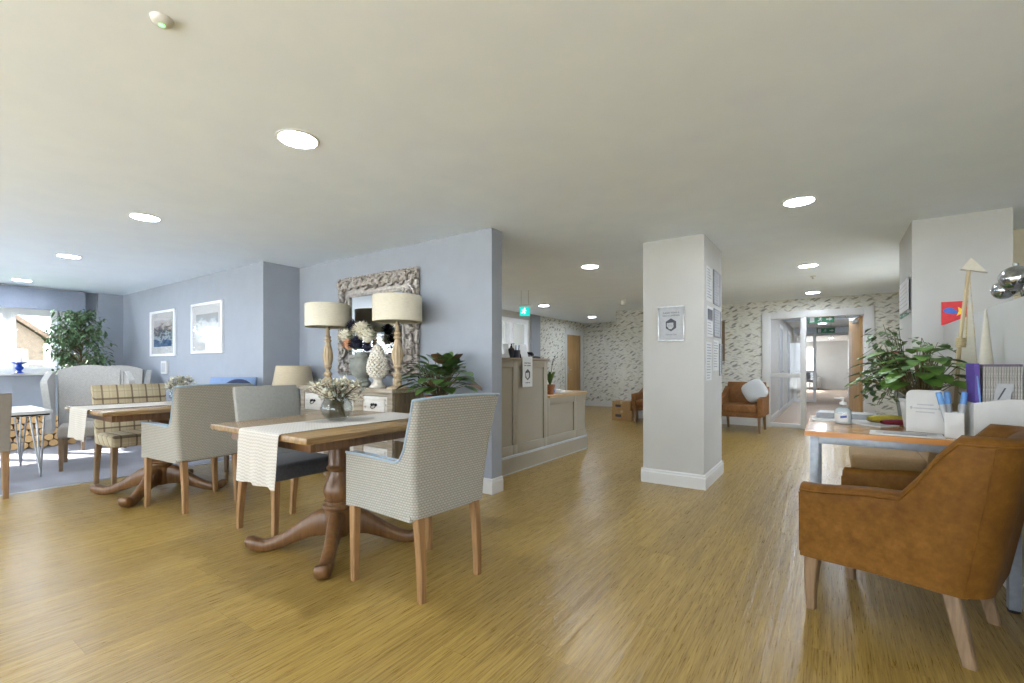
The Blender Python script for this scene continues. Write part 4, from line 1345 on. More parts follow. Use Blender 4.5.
# scalloped outer rim
for k in range(26):
    x = -w/2+w*(k+0.5)/26
    for z in (0.004, h-0.004):
        mb.ball((x, -0.03, z), (0.026, 0.02, 0.014), 8, 6)
for k in range(21):
    z = h*(k+0.5)/21
    for x in (-w/2+0.004, w/2-0.004):
        mb.ball((x, -0.03, z), (0.014, 0.02, 0.026), 8, 6)
obj('carved_relief', mb, M['silver'], t, 60, label='scrolling leaf relief')
mb = MB()
g0, g1, h0, h1 = -w/2+fw-0.02, w/2-fw+0.02, fw-0.02, h-fw+0.02
for a in ((g0, g1, h0, h0+0.03), (g0, g1, h1-0.03, h1), (g0, g0+0.03, h0+0.03, h1-0.03), (g1-0.03, g1, h0+0.03, h1-0.03)):
    mb.box(a[0], a[1], -0.05, -0.02, a[2], a[3], 0.008)
obj('inner_moulding', mb, M['silver'], t, 40)
obj('mirror_glass', MB().box(g0+0.02, g1-0.02, -0.028, -0.022, h0+0.02, h1-0.02), M['mirror'], t, 0)

# ------------------------------------------------------------------ urn of flowers, finial, plant
def flower_head(mb, c, r, n, seed, squash=0.8):
    rd = random.Random(seed)
    for k in range(n):
        z = 1-1.5*(k+0.5)/n; a = k*2.39996
        s = math.sqrt(max(0, 1-z*z))
        d = Vector((s*cos(a), s*sin(a), z*squash))
        p = Vector(c)+d*r*0.62
        mb.leaf(p, d+Vector((0, 0, 0.25)), r*0.62, r*0.55, 0.1, up=(rd.uniform(-.2, .2), rd.uniform(-.2, .2), 1), n=2, fold=0.2)
    mb.ball(c, r*0.68, 10, 8)
UX, UY = -3.93, 3.04
t = thing('stone_urn', 'grey green stoneware urn vase on the sideboard', 'vase', (UX, UY, SZ))
obj('body', MB().lathe([(0.0, 0.0), (0.075, 0.0), (0.085, 0.01), (0.085, 0.05), (0.06, 0.07), (0.055, 0.085), (0.09, 0.11), (0.118, 0.16), (0.124, 0.20), (0.122, 0.265), (0.128, 0.27), (0.128, 0.285), (0.09, 0.292), (0.075, 0.31), (0.075, 0.345), (0.082, 0.352), (0.070, 0.352), (0.066, 0.30), (0.0, 0.30)], 36), M['stone'], t, 35)
t = thing('flower_arrangement', 'arrangement of white, peach and navy flowers in the grey urn', 'flowers', (UX, UY, SZ+0.305))
mb = MB()
for (x, y, z) in ((-0.14, 0, 0.24), (0.0, -0.03, 0.10), (0.13, -0.02, 0.22), (0.02, 0.02, 0.2), (-0.06, -0.06, 0.10), (0.2, 0, 0.3)):
    mb.tube([(x*0.15, y*0.2, 0.0), (x*0.55, y*0.6, z*0.6), (x, y, z)], 0.004, 5)
obj('stems', mb, M['stem'], t)
mb = MB(); flower_head(mb, (-0.175, -0.06, 0.20), 0.085, 60, 1); flower_head(mb, (0.065, -0.05, 0.255), 0.10, 80, 2); flower_head(mb, (0.16, -0.06, 0.19), 0.085, 60, 3)
obj('white_blooms', mb, M['whiteflower'], t, 60)
mb = MB(); flower_head(mb, (-0.085, -0.10, 0.115), 0.065, 50, 4)
obj('peach_bloom', mb, M['peach'], t, 60)
mb = MB(); flower_head(mb, (0.035, -0.09, 0.12), 0.08, 60, 5); flower_head(mb, (-0.125, -0.02, 0.30), 0.075, 60, 6); flower_head(mb, (-0.03, 0.0, 0.20), 0.06, 40, 7); flower_head(mb, (0.12, -0.04, 0.09), 0.06, 40, 8)
obj('navy_blooms', mb, M['navyflower'], t, 60)
rd = random.Random(9); mb = MB()
for k in range(70):
    a = rd.uniform(0, 6.28); b = rd.uniform(0.2, 1.2); rr_ = rd.uniform(0.03, 0.14)
    mb.leaf((rr_*cos(a), -0.03+rr_*0.7*sin(a), rd.uniform(0.03, 0.3)), (cos(a)*0.8, sin(a)*0.6, b-0.3), rd.uniform(0.05, 0.09), 0.035, 0.3, n=3)
obj('leaves', mb, M['leaf'], t, 60)
t = thing('pinecone_finial', 'ivory ceramic pine cone ornament between the urn and the right lamp', 'ornament', (-3.63, 2.985, SZ))
obj('foot', MB().lathe([(0.0, 0), (0.075, 0), (0.078, 0.012), (0.06, 0.03), (0.04, 0.055), (0.036, 0.075), (0.05, 0.09), (0.0, 0.09)], 32), M['ceramic'], t, 35)
mb = MB().lathe([(0.0, 0.085), (0.05, 0.09), (0.08, 0.13), (0.092, 0.18), (0.088, 0.23), (0.07, 0.30), (0.045, 0.37), (0.02, 0.42), (0.0, 0.435)], 32)
for r_ in range(14):
    q = (r_+0.5)/14; z = 0.10+0.31*q
    rad = 0.092*math.sin(PI*min(1, (0.22+0.78*q)))**0.8 if q > 0.3 else 0.055+0.037*q/0.3
    rad = [0.062, 0.078, 0.088, 0.093, 0.093, 0.09, 0.085, 0.079, 0.072, 0.064, 0.055, 0.046, 0.036, 0.025][r_]
    n = 14 if r_ < 10 else 9
    for k in range(n):
        a = 2*PI*(k+0.5*(r_ % 2))/n
        mb.ball((rad*cos(a), rad*sin(a), z), (0.017, 0.017, 0.014), 8, 6)
obj('scales', mb, M['ceramic'], t, 60)

def glass_bowl_flowers(loc, label, flabel, s=1.0):
    t = thing('glass_bowl_vase', label, 'vase', loc)
    prof = [(0.0, 0.0), (0.045, 0.0), (0.075, 0.02), (0.094, 0.055), (0.096, 0.08), (0.085, 0.115), (0.07, 0.14), (0.074, 0.15), (0.071, 0.15), (0.066, 0.14), (0.081, 0.113), (0.091, 0.08), (0.089, 0.056), (0.07, 0.026), (0.043, 0.008), (0.0, 0.008)]
    mb = MB().lathe([(r*s, z*s) for r, z in prof], 36)
    obj('bowl', mb, M['glass'], t, 50)
    rd = random.Random(int(s*100)+3)
    t2 = thing('dried_flowers', flabel, 'flowers', (loc[0], loc[1], loc[2]+0.010))
    st = MB(); fl = MB(); lv = MB()
    for k in range(60):
        a = rd.uniform(0, 6.28); sp = rd.uniform(0.1, 1.0)
        tx, ty, tz = 0.155*sp*cos(a)*s, 0.155*sp*sin(a)*s, rd.uniform(0.15, 0.26)*s-0.05*sp*s
        b = rd.uniform(0, 6.28)
        st.tube([(0.05*s*cos(b), 0.05*s*sin(b), 0.012), (tx*0.28, ty*0.28, 0.13*s), (tx, ty, tz)], 0.0022, 4)
        for j in range(9):
            dd = Vector((rd.uniform(-1, 1), rd.uniform(-1, 1), rd.uniform(-0.3, 1))).normalized()
            p = Vector((tx, ty, tz))+dd*0.012*s
            (fl if k % 3 else lv).leaf(p, dd, rd.uniform(0.03, 0.055)*s, 0.019*s, 0.2, n=2)
    obj('stems', st, M['stem'], t2, 0)
    obj('blooms', fl, M['creamflower'], t2, 60)
    obj('foliage', lv, M['frost'], t2, 60)
glass_bowl_flowers((-2.537, 1.771, 0.7905), 'round clear glass bowl vase on the front dining table', 'cream dried flowers in the glass bowl on the front dining table', 1.0)
glass_bowl_flowers((-4.93, 1.80, 0.7905), 'small round glass bowl on the second dining table', 'cream flowers in the small bowl on the second dining table', 0.9)

# leafy plant on a tall stand at the wall end
PX, PY = -2.78, 2.95
t = thing('plant_stand', 'wooden plant stand by the end of the blue wall', 'plant stand', (PX, PY, 0))
obj('top_board', MB().lathe([(0.0, 0.66), (0.15, 0.66), (0.155, 0.67), (0.155, 0.68), (0.15, 0.69), (0.0, 0.69)], 28), M['sidewood'], t, 35)
for k in range(3):
    a = 2*PI*k/3+0.4
    obj('leg', taper_leg(0.10*cos(a), 0.10*sin(a), 0.66, 0.15*cos(a), 0.15*sin(a), 0, 0.03, 0.022), M['sidewood'], t)
t = thing('potted_plant', 'bushy green leafy plant in a terracotta pot by the end of the blue wall', 'plant', (PX, PY, 0.69))
obj('pot', MB().lathe([(0.0, 0), (0.085, 0), (0.115, 0.15), (0.125, 0.155), (0.125, 0.185), (0.11, 0.185), (0.108, 0.16), (0.0, 0.16)], 32), M['terracotta'], t, 35)
obj('soil', MB().lathe([(0.0, 0.172), (0.107, 0.170), (0.107, 0.161), (0.0, 0.161)], 24), M['soil'], t, 35)
rd = random.Random(21)
st = MB(); lv = MB(); lm = MB(); br = MB()
for k in range(96):
    a = rd.uniform(0, 6.28); e_ = rd.uniform(0.2, 1.35); L = rd.uniform(0.14, 0.28)
    d = Vector((cos(a)*cos(e_), sin(a)*cos(e_)*0.5, sin(e_)))
    p0 = Vector((0.04*cos(a), 0.04*sin(a), 0.17)); p1 = p0+d*L+Vector((0, 0, 0.05))
    st.tube([p0, p0+d*L*0.5+Vector((0, 0, 0.05)), p1], 0.003, 4)
    dd = Vector((d.x, d.y-0.15, d.z*0.4-0.12))
    (lv if k % 12 else br).leaf(p1, dd, rd.uniform(0.13, 0.19), rd.uniform(0.09, 0.125), 0.28, n=5, fold=0.12)
for k in range(16):
    a = rd.uniform(2.6, 4.4)
    p1 = Vector((0.16*cos(a)+rd.uniform(-.04, .02), 0.12*sin(a), 0.20-rd.uniform(0, 0.24)))
    lm.leaf(p1, (cos(a), sin(a)*0.5, -0.6), 0.12, 0.075, 0.3, n=5)
obj('stems', st, M['stem'], t, 0)
obj('leaves', lv, M['leaf2'], t, 60)
obj('lime_leaves', lm, M['lime'], t, 60, label='yellow green leaves at the left side')
obj('bronze_leaves', br, M['bronze'], t, 60, label='few bronze leaves')

# ------------------------------------------------------------------ ficus, logs, candle at the window
FX, FY = -9.5, 2.13
t = thing('potted_ficus', 'tall bushy ficus tree in the window corner behind the wing chair', 'plant', (FX, FY, 0))
obj('pot', MB().lathe([(0.0, 0), (0.15, 0), (0.20, 0.30), (0.21, 0.31), (0.21, 0.35), (0.19, 0.35), (0.185, 0.30), (0, 0.30)], 32), M['whiteceramic'], t, 35)
obj('soil', MB().lathe([(0.0, 0.325), (0.184, 0.32), (0.184, 0.302), (0.0, 0.302)], 24), M['soil'], t, 35)
rd = random.Random(4)
st = MB().tube([(0, 0, 0.31), (0.02, 0.01, 0.7), (-0.02, 0.02, 1.2), (0.0, 0.0, 1.75)], [0.022, 0.018, 0.014, 0.006], 8)
lv = MB()
for k in range(112):
    z = rd.uniform(1.0, 2.0); a = rd.uniform(0, 6.28)
    rmax = 0.50*math.sqrt(max(0.05, 1-((z-1.42)/0.60)**2))
    L = rmax*rd.uniform(0.6, 1.05)
    p0 = Vector((0, 0, z-0.2)); p1 = Vector((L*cos(a)*0.8, L*sin(a)*0.82, z))
    mid = (p0+p1)/2+Vector((0, 0, 0.06))
    st.tube([p0, mid, p1], [0.006, 0.004, 0.002], 4)
    for j in range(16):
        q = rd.uniform(0.35, 1.05)
        p = p0.lerp(p1, q)+Vector((rd.uniform(-.06, .06), rd.uniform(-.06, .06), rd.uniform(-.04, .06)))
        lv.leaf(p, (rd.uniform(-1, 1)+0.4*cos(a), rd.uniform(-1, 1)+0.4*sin(a), rd.uniform(-0.8, 0.3)), rd.uniform(0.06, 0.10), 0.034, 0.3, n=3)
obj('trunk', st, M['stem'], t, 50)
obj('leaves', lv, M['ficusleaf'], t, 60)

rd = random.Random(12)
r0 = 0.050; n = 0
for row in range(6):
    m_ = 9 if row % 2 == 0 else 8
    if row >= 3:
        m_ = max(4, m_-(row-2)*1)
    for k in range(m_):
        y = 1.10+r0+k*2*r0*1.0+(r0 if row % 2 else 0)
        z = r0+row*r0*1.74
        L = rd.uniform(0.26, 0.34)
        r = r0*rd.uniform(0.88, 0.985)
        ph = rd.uniform(0, 6.28)
        t = thing('split_log', 'cut log in the firewood stack by the window wall', 'log', (-9.16+rd.uniform(-0.02, 0.02), y, z), 0, 'firewood stack')
        ring = lambda x, k_: [(x, k_*r*(1+0.05*sin(3*2*PI*j/14+ph))*cos(2*PI*j/14), k_*r*(1+0.05*sin(3*2*PI*j/14+ph))*sin(2*PI*j/14)) for j in range(14)]
        obj('bark', MB().loft([ring(-L/2, 1), ring(L/2-0.004, 1)]), M['bark'], t, 50)
        obj('cut_end', MB().loft([ring(L/2-0.004, 1), ring(L/2, 0.94)]), M['logend'], t, 30, label='pale cut end')

t = thing('candle_holder', 'cobalt blue glass candle holder on the window sill', 'candle holder', (-10.07, 1.575, 1.02))
obj('body', MB().lathe([(0.0, 0), (0.05, 0), (0.053, 0.01), (0.03, 0.03), (0.024, 0.045), (0.04, 0.06), (0.05, 0.075), (0.05, 0.09), (0.036, 0.11), (0.03, 0.13), (0.055, 0.145), (0.085, 0.158), (0.085, 0.168), (0.0, 0.168)], 32), M['cobalt'], t, 40)
t = thing('pillar_candle', 'cream pillar candle standing on the cobalt blue holder', 'candle', (-10.07, 1.575, 1.188))
obj('wax', MB().lathe([(0.0, 0), (0.036, 0), (0.036, 0.20), (0.032, 0.207), (0.0, 0.203)], 28), M['wax'], t, 40)
obj('wick', MB().tube([(0, 0, 0.20), (0.002, 0, 0.215), (0.005, 0, 0.222)], 0.0018, 6), M['black'], t)

# ------------------------------------------------------------------ reception desk
t = thing('reception_desk', 'taupe panelled reception desk with a tall front and a lower curved end', 'reception desk', (-2.8, 0, 0))
YA, YT, YE, RC = 3.44, 4.81, 5.80, 0.28
LZ, TZ = 0.745, 1.19
lowplan = [(0, YT), (0, YE-0.0)] + [(-RC+RC*cos(R(a)), YE+RC*sin(R(a))) for a in range(10, 91, 10)] + [(-0.62, YE+RC), (-0.62, YT)]
tallplan = [(0, YA), (0, YT), (-0.30, YT), (-0.30, YA)]
body = MB().prism(tallplan, 0.0, TZ).prism(lowplan, 0.0, LZ)
obj('carcass', body, M['desk'], t, 30)
fr = MB(); pr = 0.014
def stile(y0, y1, z0, z1):
    fr.box(-0.001, pr, y0, y1, z0, z1, 0.003)
B0 = 0.285
for y0, y1 in ((YA, 3.52), (4.085, 4.17), (4.725, YT)):
    stile(y0, y1, B0, TZ)
for y0, y1 in ((3.52, 4.085), (4.17, 4.725)):
    stile(y0, y1, TZ-0.075, TZ); stile(y0, y1, 0.16, B0)
stile(YT, 4.87, B0, LZ); stile(5.50, 5.57, B0, LZ)
stile(4.87, 5.50, LZ-0.085, LZ); stile(YT, 5.57, 0.16, B0); stile(YA, 3.52, 0.16, B0); stile(4.085, 4.17, 0.16, B0); stile(4.725, YT, 0.16, B0)
def curved(z0, z1, d, back=0.0, start=5.57):
    a = [(d, start), (d, YE)]+[(-RC+(RC+d)*cos(R(q)), YE+(RC+d)*sin(R(q))) for q in range(10, 91, 10)]+[(-0.62, YE+RC+d)]
    b = [(back, start), (back, YE)]+[(-RC+(RC+back)*cos(R(q)), YE+(RC+back)*sin(R(q))) for q in range(10, 91, 10)]+[(-0.62, YE+RC+back)]
    return a+b[::-1]
def strip(mb, z0, z1, d, start):
    pl = curved(0, 0, d, 0.0, start); n = len(pl)//2
    a, b = pl[:n], pl[n:][::-1]
    mb.loft([[(a[i][0], a[i][1], z0), (a[i][0], a[i][1], z1), (b[i][0], b[i][1], z1), (b[i][0], b[i][1], z0)] for i in range(n)])
strip(fr, LZ-0.085, LZ, pr, 5.57); strip(fr, 0.16, B0, pr, 5.57)
obj('panel_frame', fr, M['desk'], t, 40)
pl = MB(); strip(pl, 0.0, 0.165, 0.035, YA)
obj('plinth', pl, M['desk'], t, 40)
bd = MB(); strip(bd, 0.165, 0.185, 0.032, YA); strip(bd, 0.0, 0.012, 0.038, YA)
obj('plinth_bead', bd, M['papergrey'], t, 40, label='pale bead lines on the plinth')
obj('high_counter', MB().box(-0.34, 0.03, YA, YT+0.03, TZ, TZ+0.028, 0.005), M['desktop'], t, 30, label='dark wood high counter')
lc = [(0.03, YT+0.03), (0.03, YE)]+[(-RC+(RC+0.03)*cos(R(q)), YE+(RC+0.03)*sin(R(q))) for q in range(10, 91, 10)]+[(-0.66, YE+RC+0.03), (-0.66, YT+0.03)]
obj('low_counter', MB().prism(lc, LZ, LZ+0.03), M['desktop2'], t, 30, label='pale oak low counter')
obj('inner_worktop', MB().box(-0.95, -0.30, YA, YT, 0.71, 0.74, 0.003), M['desktop2'], t, 30)
obj('end_panel', MB().box(-0.95, -0.92, YA, YT, 0, 0.71), M['desk'], t, 0)

def mask_icon(mb_dark, mb_light, cx, cz, r, m):
    """dark head outline in a hexagon with a light face mask"""
    hexp = [(cx+r*0.9*cos(R(a)), cz+r*sin(R(a))) for a in (90, 30, -30, -90, -150, 150)]
    mb_dark.prism(hexp, -0.0006, 0.0006, 'y', m=m)
    mk = [(cx-r*0.62, cz+r*0.28), (cx+r*0.35, cz+r*0.34), (cx+r*0.38, cz-r*0.35), (cx+r*0.05, cz-r*0.68), (cx-r*0.3, cz-r*0.62), (cx-r*0.62, cz-r*0.2)]
    mb_light.prism(mk, -0.0012, 0.0012, 'y', m=m)
    for k in range(3):
        mb_dark.prism([(cx-r*0.5, cz+r*(0.12-0.2*k)), (cx+r*0.28, cz+r*(0.12-0.2*k)), (cx+r*0.28, cz+r*(0.09-0.2*k)), (cx-r*0.5, cz+r*(0.09-0.2*k))], -0.0016, -0.0013, 'y', m=m)
FRONT = Matrix.Rotation(R(90), 4, 'X')   # text lying in xy -> upright, facing -y

# A4 face covering sign on the pillar
t = thing('wall_sign', 'framed grey face mask notice on the front of the white pillar', 'sign', (-1.25, 4.49, 1.365))
w, h = 0.25, 0.335
mb = MB()
for a in ((-w/2, w/2, 0, 0.014), (-w/2, w/2, h-0.014, h), (-w/2, -w/2+0.014, 0.014, h-0.014), (w/2-0.014, w/2, 0.014, h-0.014)):
    mb.box(a[0], a[1], -0.016, 0, a[2], a[3], 0.003)
obj('snap_frame', mb, M['chrome'], t, 30)
obj('sheet', MB().box(-w/2+0.014, w/2-0.014, -0.005, -0.001, 0.014, h-0.014), M['papergrey'], t, 0)
dk, lt = MB(), MB()
mask_icon(dk, lt, 0.0, 0.155, 0.062, T(0, -0.0062, 0))
text_into(dk, 'PLEASE WEAR A', 0.021, T(0, -0.0055, 0.268) @ FRONT)
text_into(dk, 'FACE COVERING', 0.021, T(0, -0.0055, 0.242) @ FRONT)
text_into(dk, 'THANK YOU', 0.017, T(0, -0.0055, 0.062) @ FRONT)
obj('printing', dk, M['ink'], t, 0, label='dark lettering and head outline')
obj('mask_mark', lt, M['papergrey'], t, 0, label='pale mask shape')
# the same notice on the reception desk
t = thing('desk_sign', 'white hanging face mask notice on the front of the tall reception desk', 'sign', (-2.7685, 4.335, 0.90), R(90))
obj('sheet', MB().box(-0.10, 0.10, -0.004, 0, 0, 0.335), M['paperwhite'], t, 0)
dk, lt = MB(), MB()
mask_icon(dk, lt, 0.0, 0.135, 0.062, T(0, -0.0055, 0))
text_into(dk, 'PLEASE WEAR A', 0.018, T(0, -0.0048, 0.262) @ FRONT)
text_into(dk, 'FACE COVERING', 0.018, T(0, -0.0048, 0.235) @ FRONT)
text_into(dk, 'THANK YOU', 0.016, T(0, -0.0048, 0.045) @ FRONT)
obj('printing', dk, M['ink'], t, 0, label='dark lettering and head outline')
obj('mask_mark', lt, M['paperwhite'], t, 0, label='pale mask shape')

# notices on the side of the pillar
rd = random.Random(31)
specs = [(4.58, 4.83, 1.74, 2.07, 0, 'topmost near notice, framed, on the side of the white pillar'), (4.88, 5.20, 1.74, 2.08, 1, 'topmost far notice, framed, on the side of the white pillar'),
         (4.60, 4.86, 1.40, 1.70, 2, 'notice with a dark photo block on the side of the white pillar'), (4.90, 5.22, 1.42, 1.70, 1, 'glossy framed notice on the far edge of the pillar side'),
         (4.88, 5.14, 1.08, 1.39, 0, 'lower far paper sheet on the side of the white pillar'), (4.57, 4.80, 0.99, 1.36, 0, 'long lowest near paper sheet on the side of the white pillar'), (5.02, 5.24, 1.02, 1.30, 1, 'lowest far framed notice on the side of the white pillar')]
specs[6] = (5.17, 5.29, 1.03, 1.36, 1, specs[6][5])
for y0, y1, z0, z1, kind, lab in specs:
    t = thing('notice_sign', lab, 'notice', (-0.955, (y0+y1)/2, z0), R(90), 'notices on the pillar side')
    w, h = y1-y0, z1-z0
    if kind == 1:
        mb = MB()
        for a in ((-w/2, w/2, 0, 0.012), (-w/2, w/2, h-0.012, h), (-w/2, -w/2+0.012, 0.012, h-0.012), (w/2-0.012, w/2, 0.012, h-0.012)):
            mb.box(a[0], a[1], -0.012, 0, a[2], a[3], 0.002)
        obj('frame', mb, M['greymetal'], t, 30)
    obj('sheet', MB().box(-w/2+0.004, w/2-0.004, -0.004, 0, 0.004, h-0.004), M['paperwhite'] if kind != 1 else M['papergrey'], t, 0)
    mb = MB()
    n = int(h/0.026)
    for k in range(n-1):
        z = h-0.035-k*0.026
        if kind == 2 and k < 4:
            continue
        wd = w*rd.uniform(0.45, 0.8)
        mb.box(-w*0.4, -w*0.4+wd, -0.0055, -0.0035, z, z+0.009)
    obj('printed_lines', mb, M['inklight'], t, 0)
    if kind == 2:
        obj('photo_block', MB().box(-w*0.4, w*0.4, -0.0055, -0.0035, h-0.13, h-0.03), M['ink'], t, 0, label='dark photo')
t = thing('framed_picture', 'brown framed board on the far wallpapered wall, mostly behind the pillar', 'picture', (-2.02, YF, 1.22))
obj('board', MB().box(-0.28, 0.28, -0.02, 0, 0.03, 0.75, 0.002), M['artboard'], t, 0)
mb = MB()
for a in ((-0.31, 0.31, 0, 0.03), (-0.31, 0.31, 0.75, 0.78), (-0.31, -0.28, 0.03, 0.75), (0.28, 0.31, 0.03, 0.75)):
    mb.box(a[0], a[1], -0.035, 0, a[2], a[3], 0.004)
obj('frame', mb, M['sidewood'], t, 30)

# ------------------------------------------------------------------ things on the reception counters
CT = TZ+0.0285
def paper_stack(x, y, z, w, d, h, lab, rz=0):
    t = thing('paper_stack', lab, 'papers', (x, y, z), rz)
    mb = MB(); rd_ = random.Random(int(x*1000+y*77))
    n = max(2, int(h/0.006))
    for k in range(n):
        o1, o2 = rd_.uniform(-.006, .006), rd_.uniform(-.006, .006)
        mb.box(-w/2+o1, w/2+o1, -d/2+o2, d/2+o2, h*k/n, h*(k+0.92)/n)
    obj('sheets', mb, M['paperwhite'], t, 0)
    return t
t = thing('desk_monitor', 'dark computer monitor behind the tall reception counter', 'monitor', (-3.42, 4.20, 0.7405), R(70))
obj('screen', MB().box(-0.25, 0.25, -0.02, 0.015, 0.16, 0.50, 0.008), M['black'], t, 30)
obj('stand', MB().box(-0.03, 0.03, 0.015, 0.035, 0.01, 0.30, 0.004).box(-0.11, 0.11, -0.07, 0.09, 0.0, 0.012, 0.003), M['black'], t, 30)
paper_stack(-2.96, 3.99, CT, 0.20, 0.16, 0.045, 'stack of white papers on the tall reception counter near the blue wall')
def card_stand(x, y, z, lab, w=0.11, h=0.15, rz=R(90), mat=None, name='leaflet_holder'):
    t = thing(name, lab, 'card holder', (x, y, z), rz)
    obj('backing', MB().grid(lambda u, v: ((u-0.5)*w, 0.03*v, 0.004+v*h), 2, 4, 0.003), M['acrylic'], t)
    obj('card', MB().grid(lambda u, v: ((u-0.5)*w*0.96, 0.03*v-0.004, 0.006+v*h*0.97), 2, 4, 0.0012), mat or M['paperwhite'], t)
    obj('foot', MB().box(-w/2, w/2, -0.02, 0.05, 0, 0.004), M['acrylic'], t, 0)
    return t
card_stand(-2.90, 4.14, CT, 'small white card in a clear stand on the tall reception counter, by the paper stack')
t = thing('pump_bottle', 'black pump dispenser on the tall reception counter', 'dispenser', (-2.89, 4.20, CT))
obj('bottle', MB().lathe([(0, 0), (0.018, 0), (0.033, 0.07), (0.034, 0.10), (0.014, 0.115), (0.012, 0.13), (0, 0.13)], 20), M['black'], t, 35)
obj('pump', MB().lathe([(0, 0.128), (0.008, 0.128), (0.008, 0.15), (0, 0.15)], 12).box(-0.006, 0.04, -0.006, 0.006, 0.148, 0.158, 0.002), M['black'], t, 35)
t = thing('pen_pot', 'dark pot of pens on the tall reception counter above the hanging notice', 'pen pot', (-2.93, 4.36, CT))
obj('pot', MB().lathe([(0, 0), (0.04, 0), (0.042, 0.09), (0.038, 0.09), (0.036, 0.006), (0, 0.006)], 24), M['ink'], t, 35)
for k in range(5):
    a = k*1.3
    pn = thing('ballpoint_pen', 'pen standing in the dark pot on the reception counter', 'pen', (-2.93+0.015*cos(a), 4.36+0.015*sin(a), CT+0.008), 0, 'pens in the reception pot')
    tilt = Matrix.Rotation(0.16, 4, Vector((-sin(a), cos(a), 0)))
    obj('barrel', MB().lathe([(0, 0), (0.003, 0.012), (0.0042, 0.014), (0.0042, 0.14), (0, 0.143)], 8, m=tilt), [M['black'], M['lightblue'], M['red'], M['chrome'], M['navyprint']][k], pn)
card_stand(-2.885, 4.46, CT, 'white sign in a clear stand on the tall reception counter, right of the pens', 0.15, 0.16)
t = thing('desk_telephone', 'dark desk telephone on the tall reception counter, next to the lower section', 'telephone', (-2.95, 4.68, CT), R(90))
obj('base', MB().prism([(-0.09, 0), (0.09, 0), (0.09, 0.055), (-0.09, 0.02)], -0.09, 0.09, 'x'), M['black'], t, 30)
obj('handset', MB().tube([(-0.06, -0.075, 0.035), (-0.06, -0.06, 0.055), (-0.06, 0.0, 0.066), (-0.06, 0.06, 0.075), (-0.06, 0.08, 0.065)], [0.02, 0.02, 0.013, 0.02, 0.02], 10), M['black'], t, 40)
mb = MB()
for i in range(3):
    for j in range(4):
        mb.box(0.0+i*0.024, 0.016+i*0.024, -0.06+j*0.026, -0.044+j*0.026, 0.036+j*0.005, 0.042+j*0.005, 0.001)
obj('keypad', mb, M['papergrey'], t, 0)
# potted orchid, tissues on the low counter
t = thing('potted_orchid', 'slim green plant in a terracotta pot on the low reception counter', 'plant', (-2.89, 5.05, LZ+0.0305))
t.scale = (0.82, 0.82, 0.95)
obj('pot', MB().lathe([(0, 0), (0.055, 0), (0.075, 0.11), (0.08, 0.112), (0.08, 0.13), (0.07, 0.13), (0.068, 0.115), (0, 0.115)], 28), M['terracotta'], t, 35)
obj('soil', MB().lathe([(0, 0.122), (0.067, 0.121), (0.067, 0.116), (0, 0.116)], 20), M['soil'], t, 35)
mb = MB(); st = MB()
for k in range(9):
    a = k*0.75
    mb.leaf((0.01*cos(a), 0.01*sin(a), 0.12), (0.35*cos(a), 0.35*sin(a), 1), 0.24, 0.05, 0.2, n=5)
for dx, dy, hh in ((0.03, 0.06, 0.46), (-0.02, 0.09, 0.40)):
    st.tube([(0, 0, 0.12), (dx*0.3, dy*0.3, hh*0.6), (dx, dy, hh), (dx*2, dy*2, hh+0.03)], 0.003, 5)
    fl = MB()
    for j in range(4):
        fl.leaf((dx*(1+0.1*j), dy*(1+0.1*j), hh+0.01*j), (dx*cos(j), dy, 0.03*(j-1)), 0.035, 0.03, 0.2, n=2)
    obj('bloom', fl, M['navyflower'], t)
obj('leaves', mb, M['leaf2'], t, 60); obj('flower_stems', st, M['stem'], t)
t = thing('tissue_pack', 'white and blue tissue pack on the low reception counter', 'tissues', (-2.96, 5.28, LZ+0.0305), R(20))
obj('packet', MB().box(-0.10, 0.10, -0.06, 0.06, 0, 0.055, 0.015, 3), M['paperwhite'], t, 40)
obj('blue_band', MB().box(-0.035, 0.035, -0.0605, 0.0605, 0.004, 0.0565, 0.012, 2), M['lightblue'], t, 40, label='light blue band')
obj('tissue', MB().grid(lambda u, v: ((u-0.5)*0.08, 0.02*sin(u*7), 0.055+0.05*v+0.01*sin(u*5)), 8, 3, 0.001), M['paperwhite'], t, 60)
paper_stack(-3.05, 5.62, LZ+0.0305, 0.21, 0.30, 0.012, 'white papers lying at the curved end of the low reception counter')

# cardboard boxes
def carton(loc, rz, w, d, h, lab):
    t = thing('cardboard_box', lab, 'box', loc, rz, 'stacked cardboard boxes')
    obj('carton', MB().box(-w/2, w/2, -d/2, d/2, 0, h, 0.006), M['cardboard'], t, 30)
    obj('parcel_tape', MB().box(-0.025, 0.025, -d/2-0.001, d/2+0.001, h-0.05, h+0.001, 0.001), M['tape'], t, 0)
    obj('printed_mark', MB().prism(rr(-w*0.32, -w*0.02, h*0.36, h*0.62, 0.02), -d/2-0.0015, -d/2-0.0005, 'y'), M['ink'], t, 0, label='dark oval mark')
    return t
carton((-3.55, 9.36, 0), R(-4), 0.44, 0.34, 0.21, 'lower cardboard box on the floor left of the white pillar')
carton((-3.56, 9.37, 0.2105), R(-7), 0.42, 0.32, 0.19, 'upper cardboard box of the two left of the white pillar')

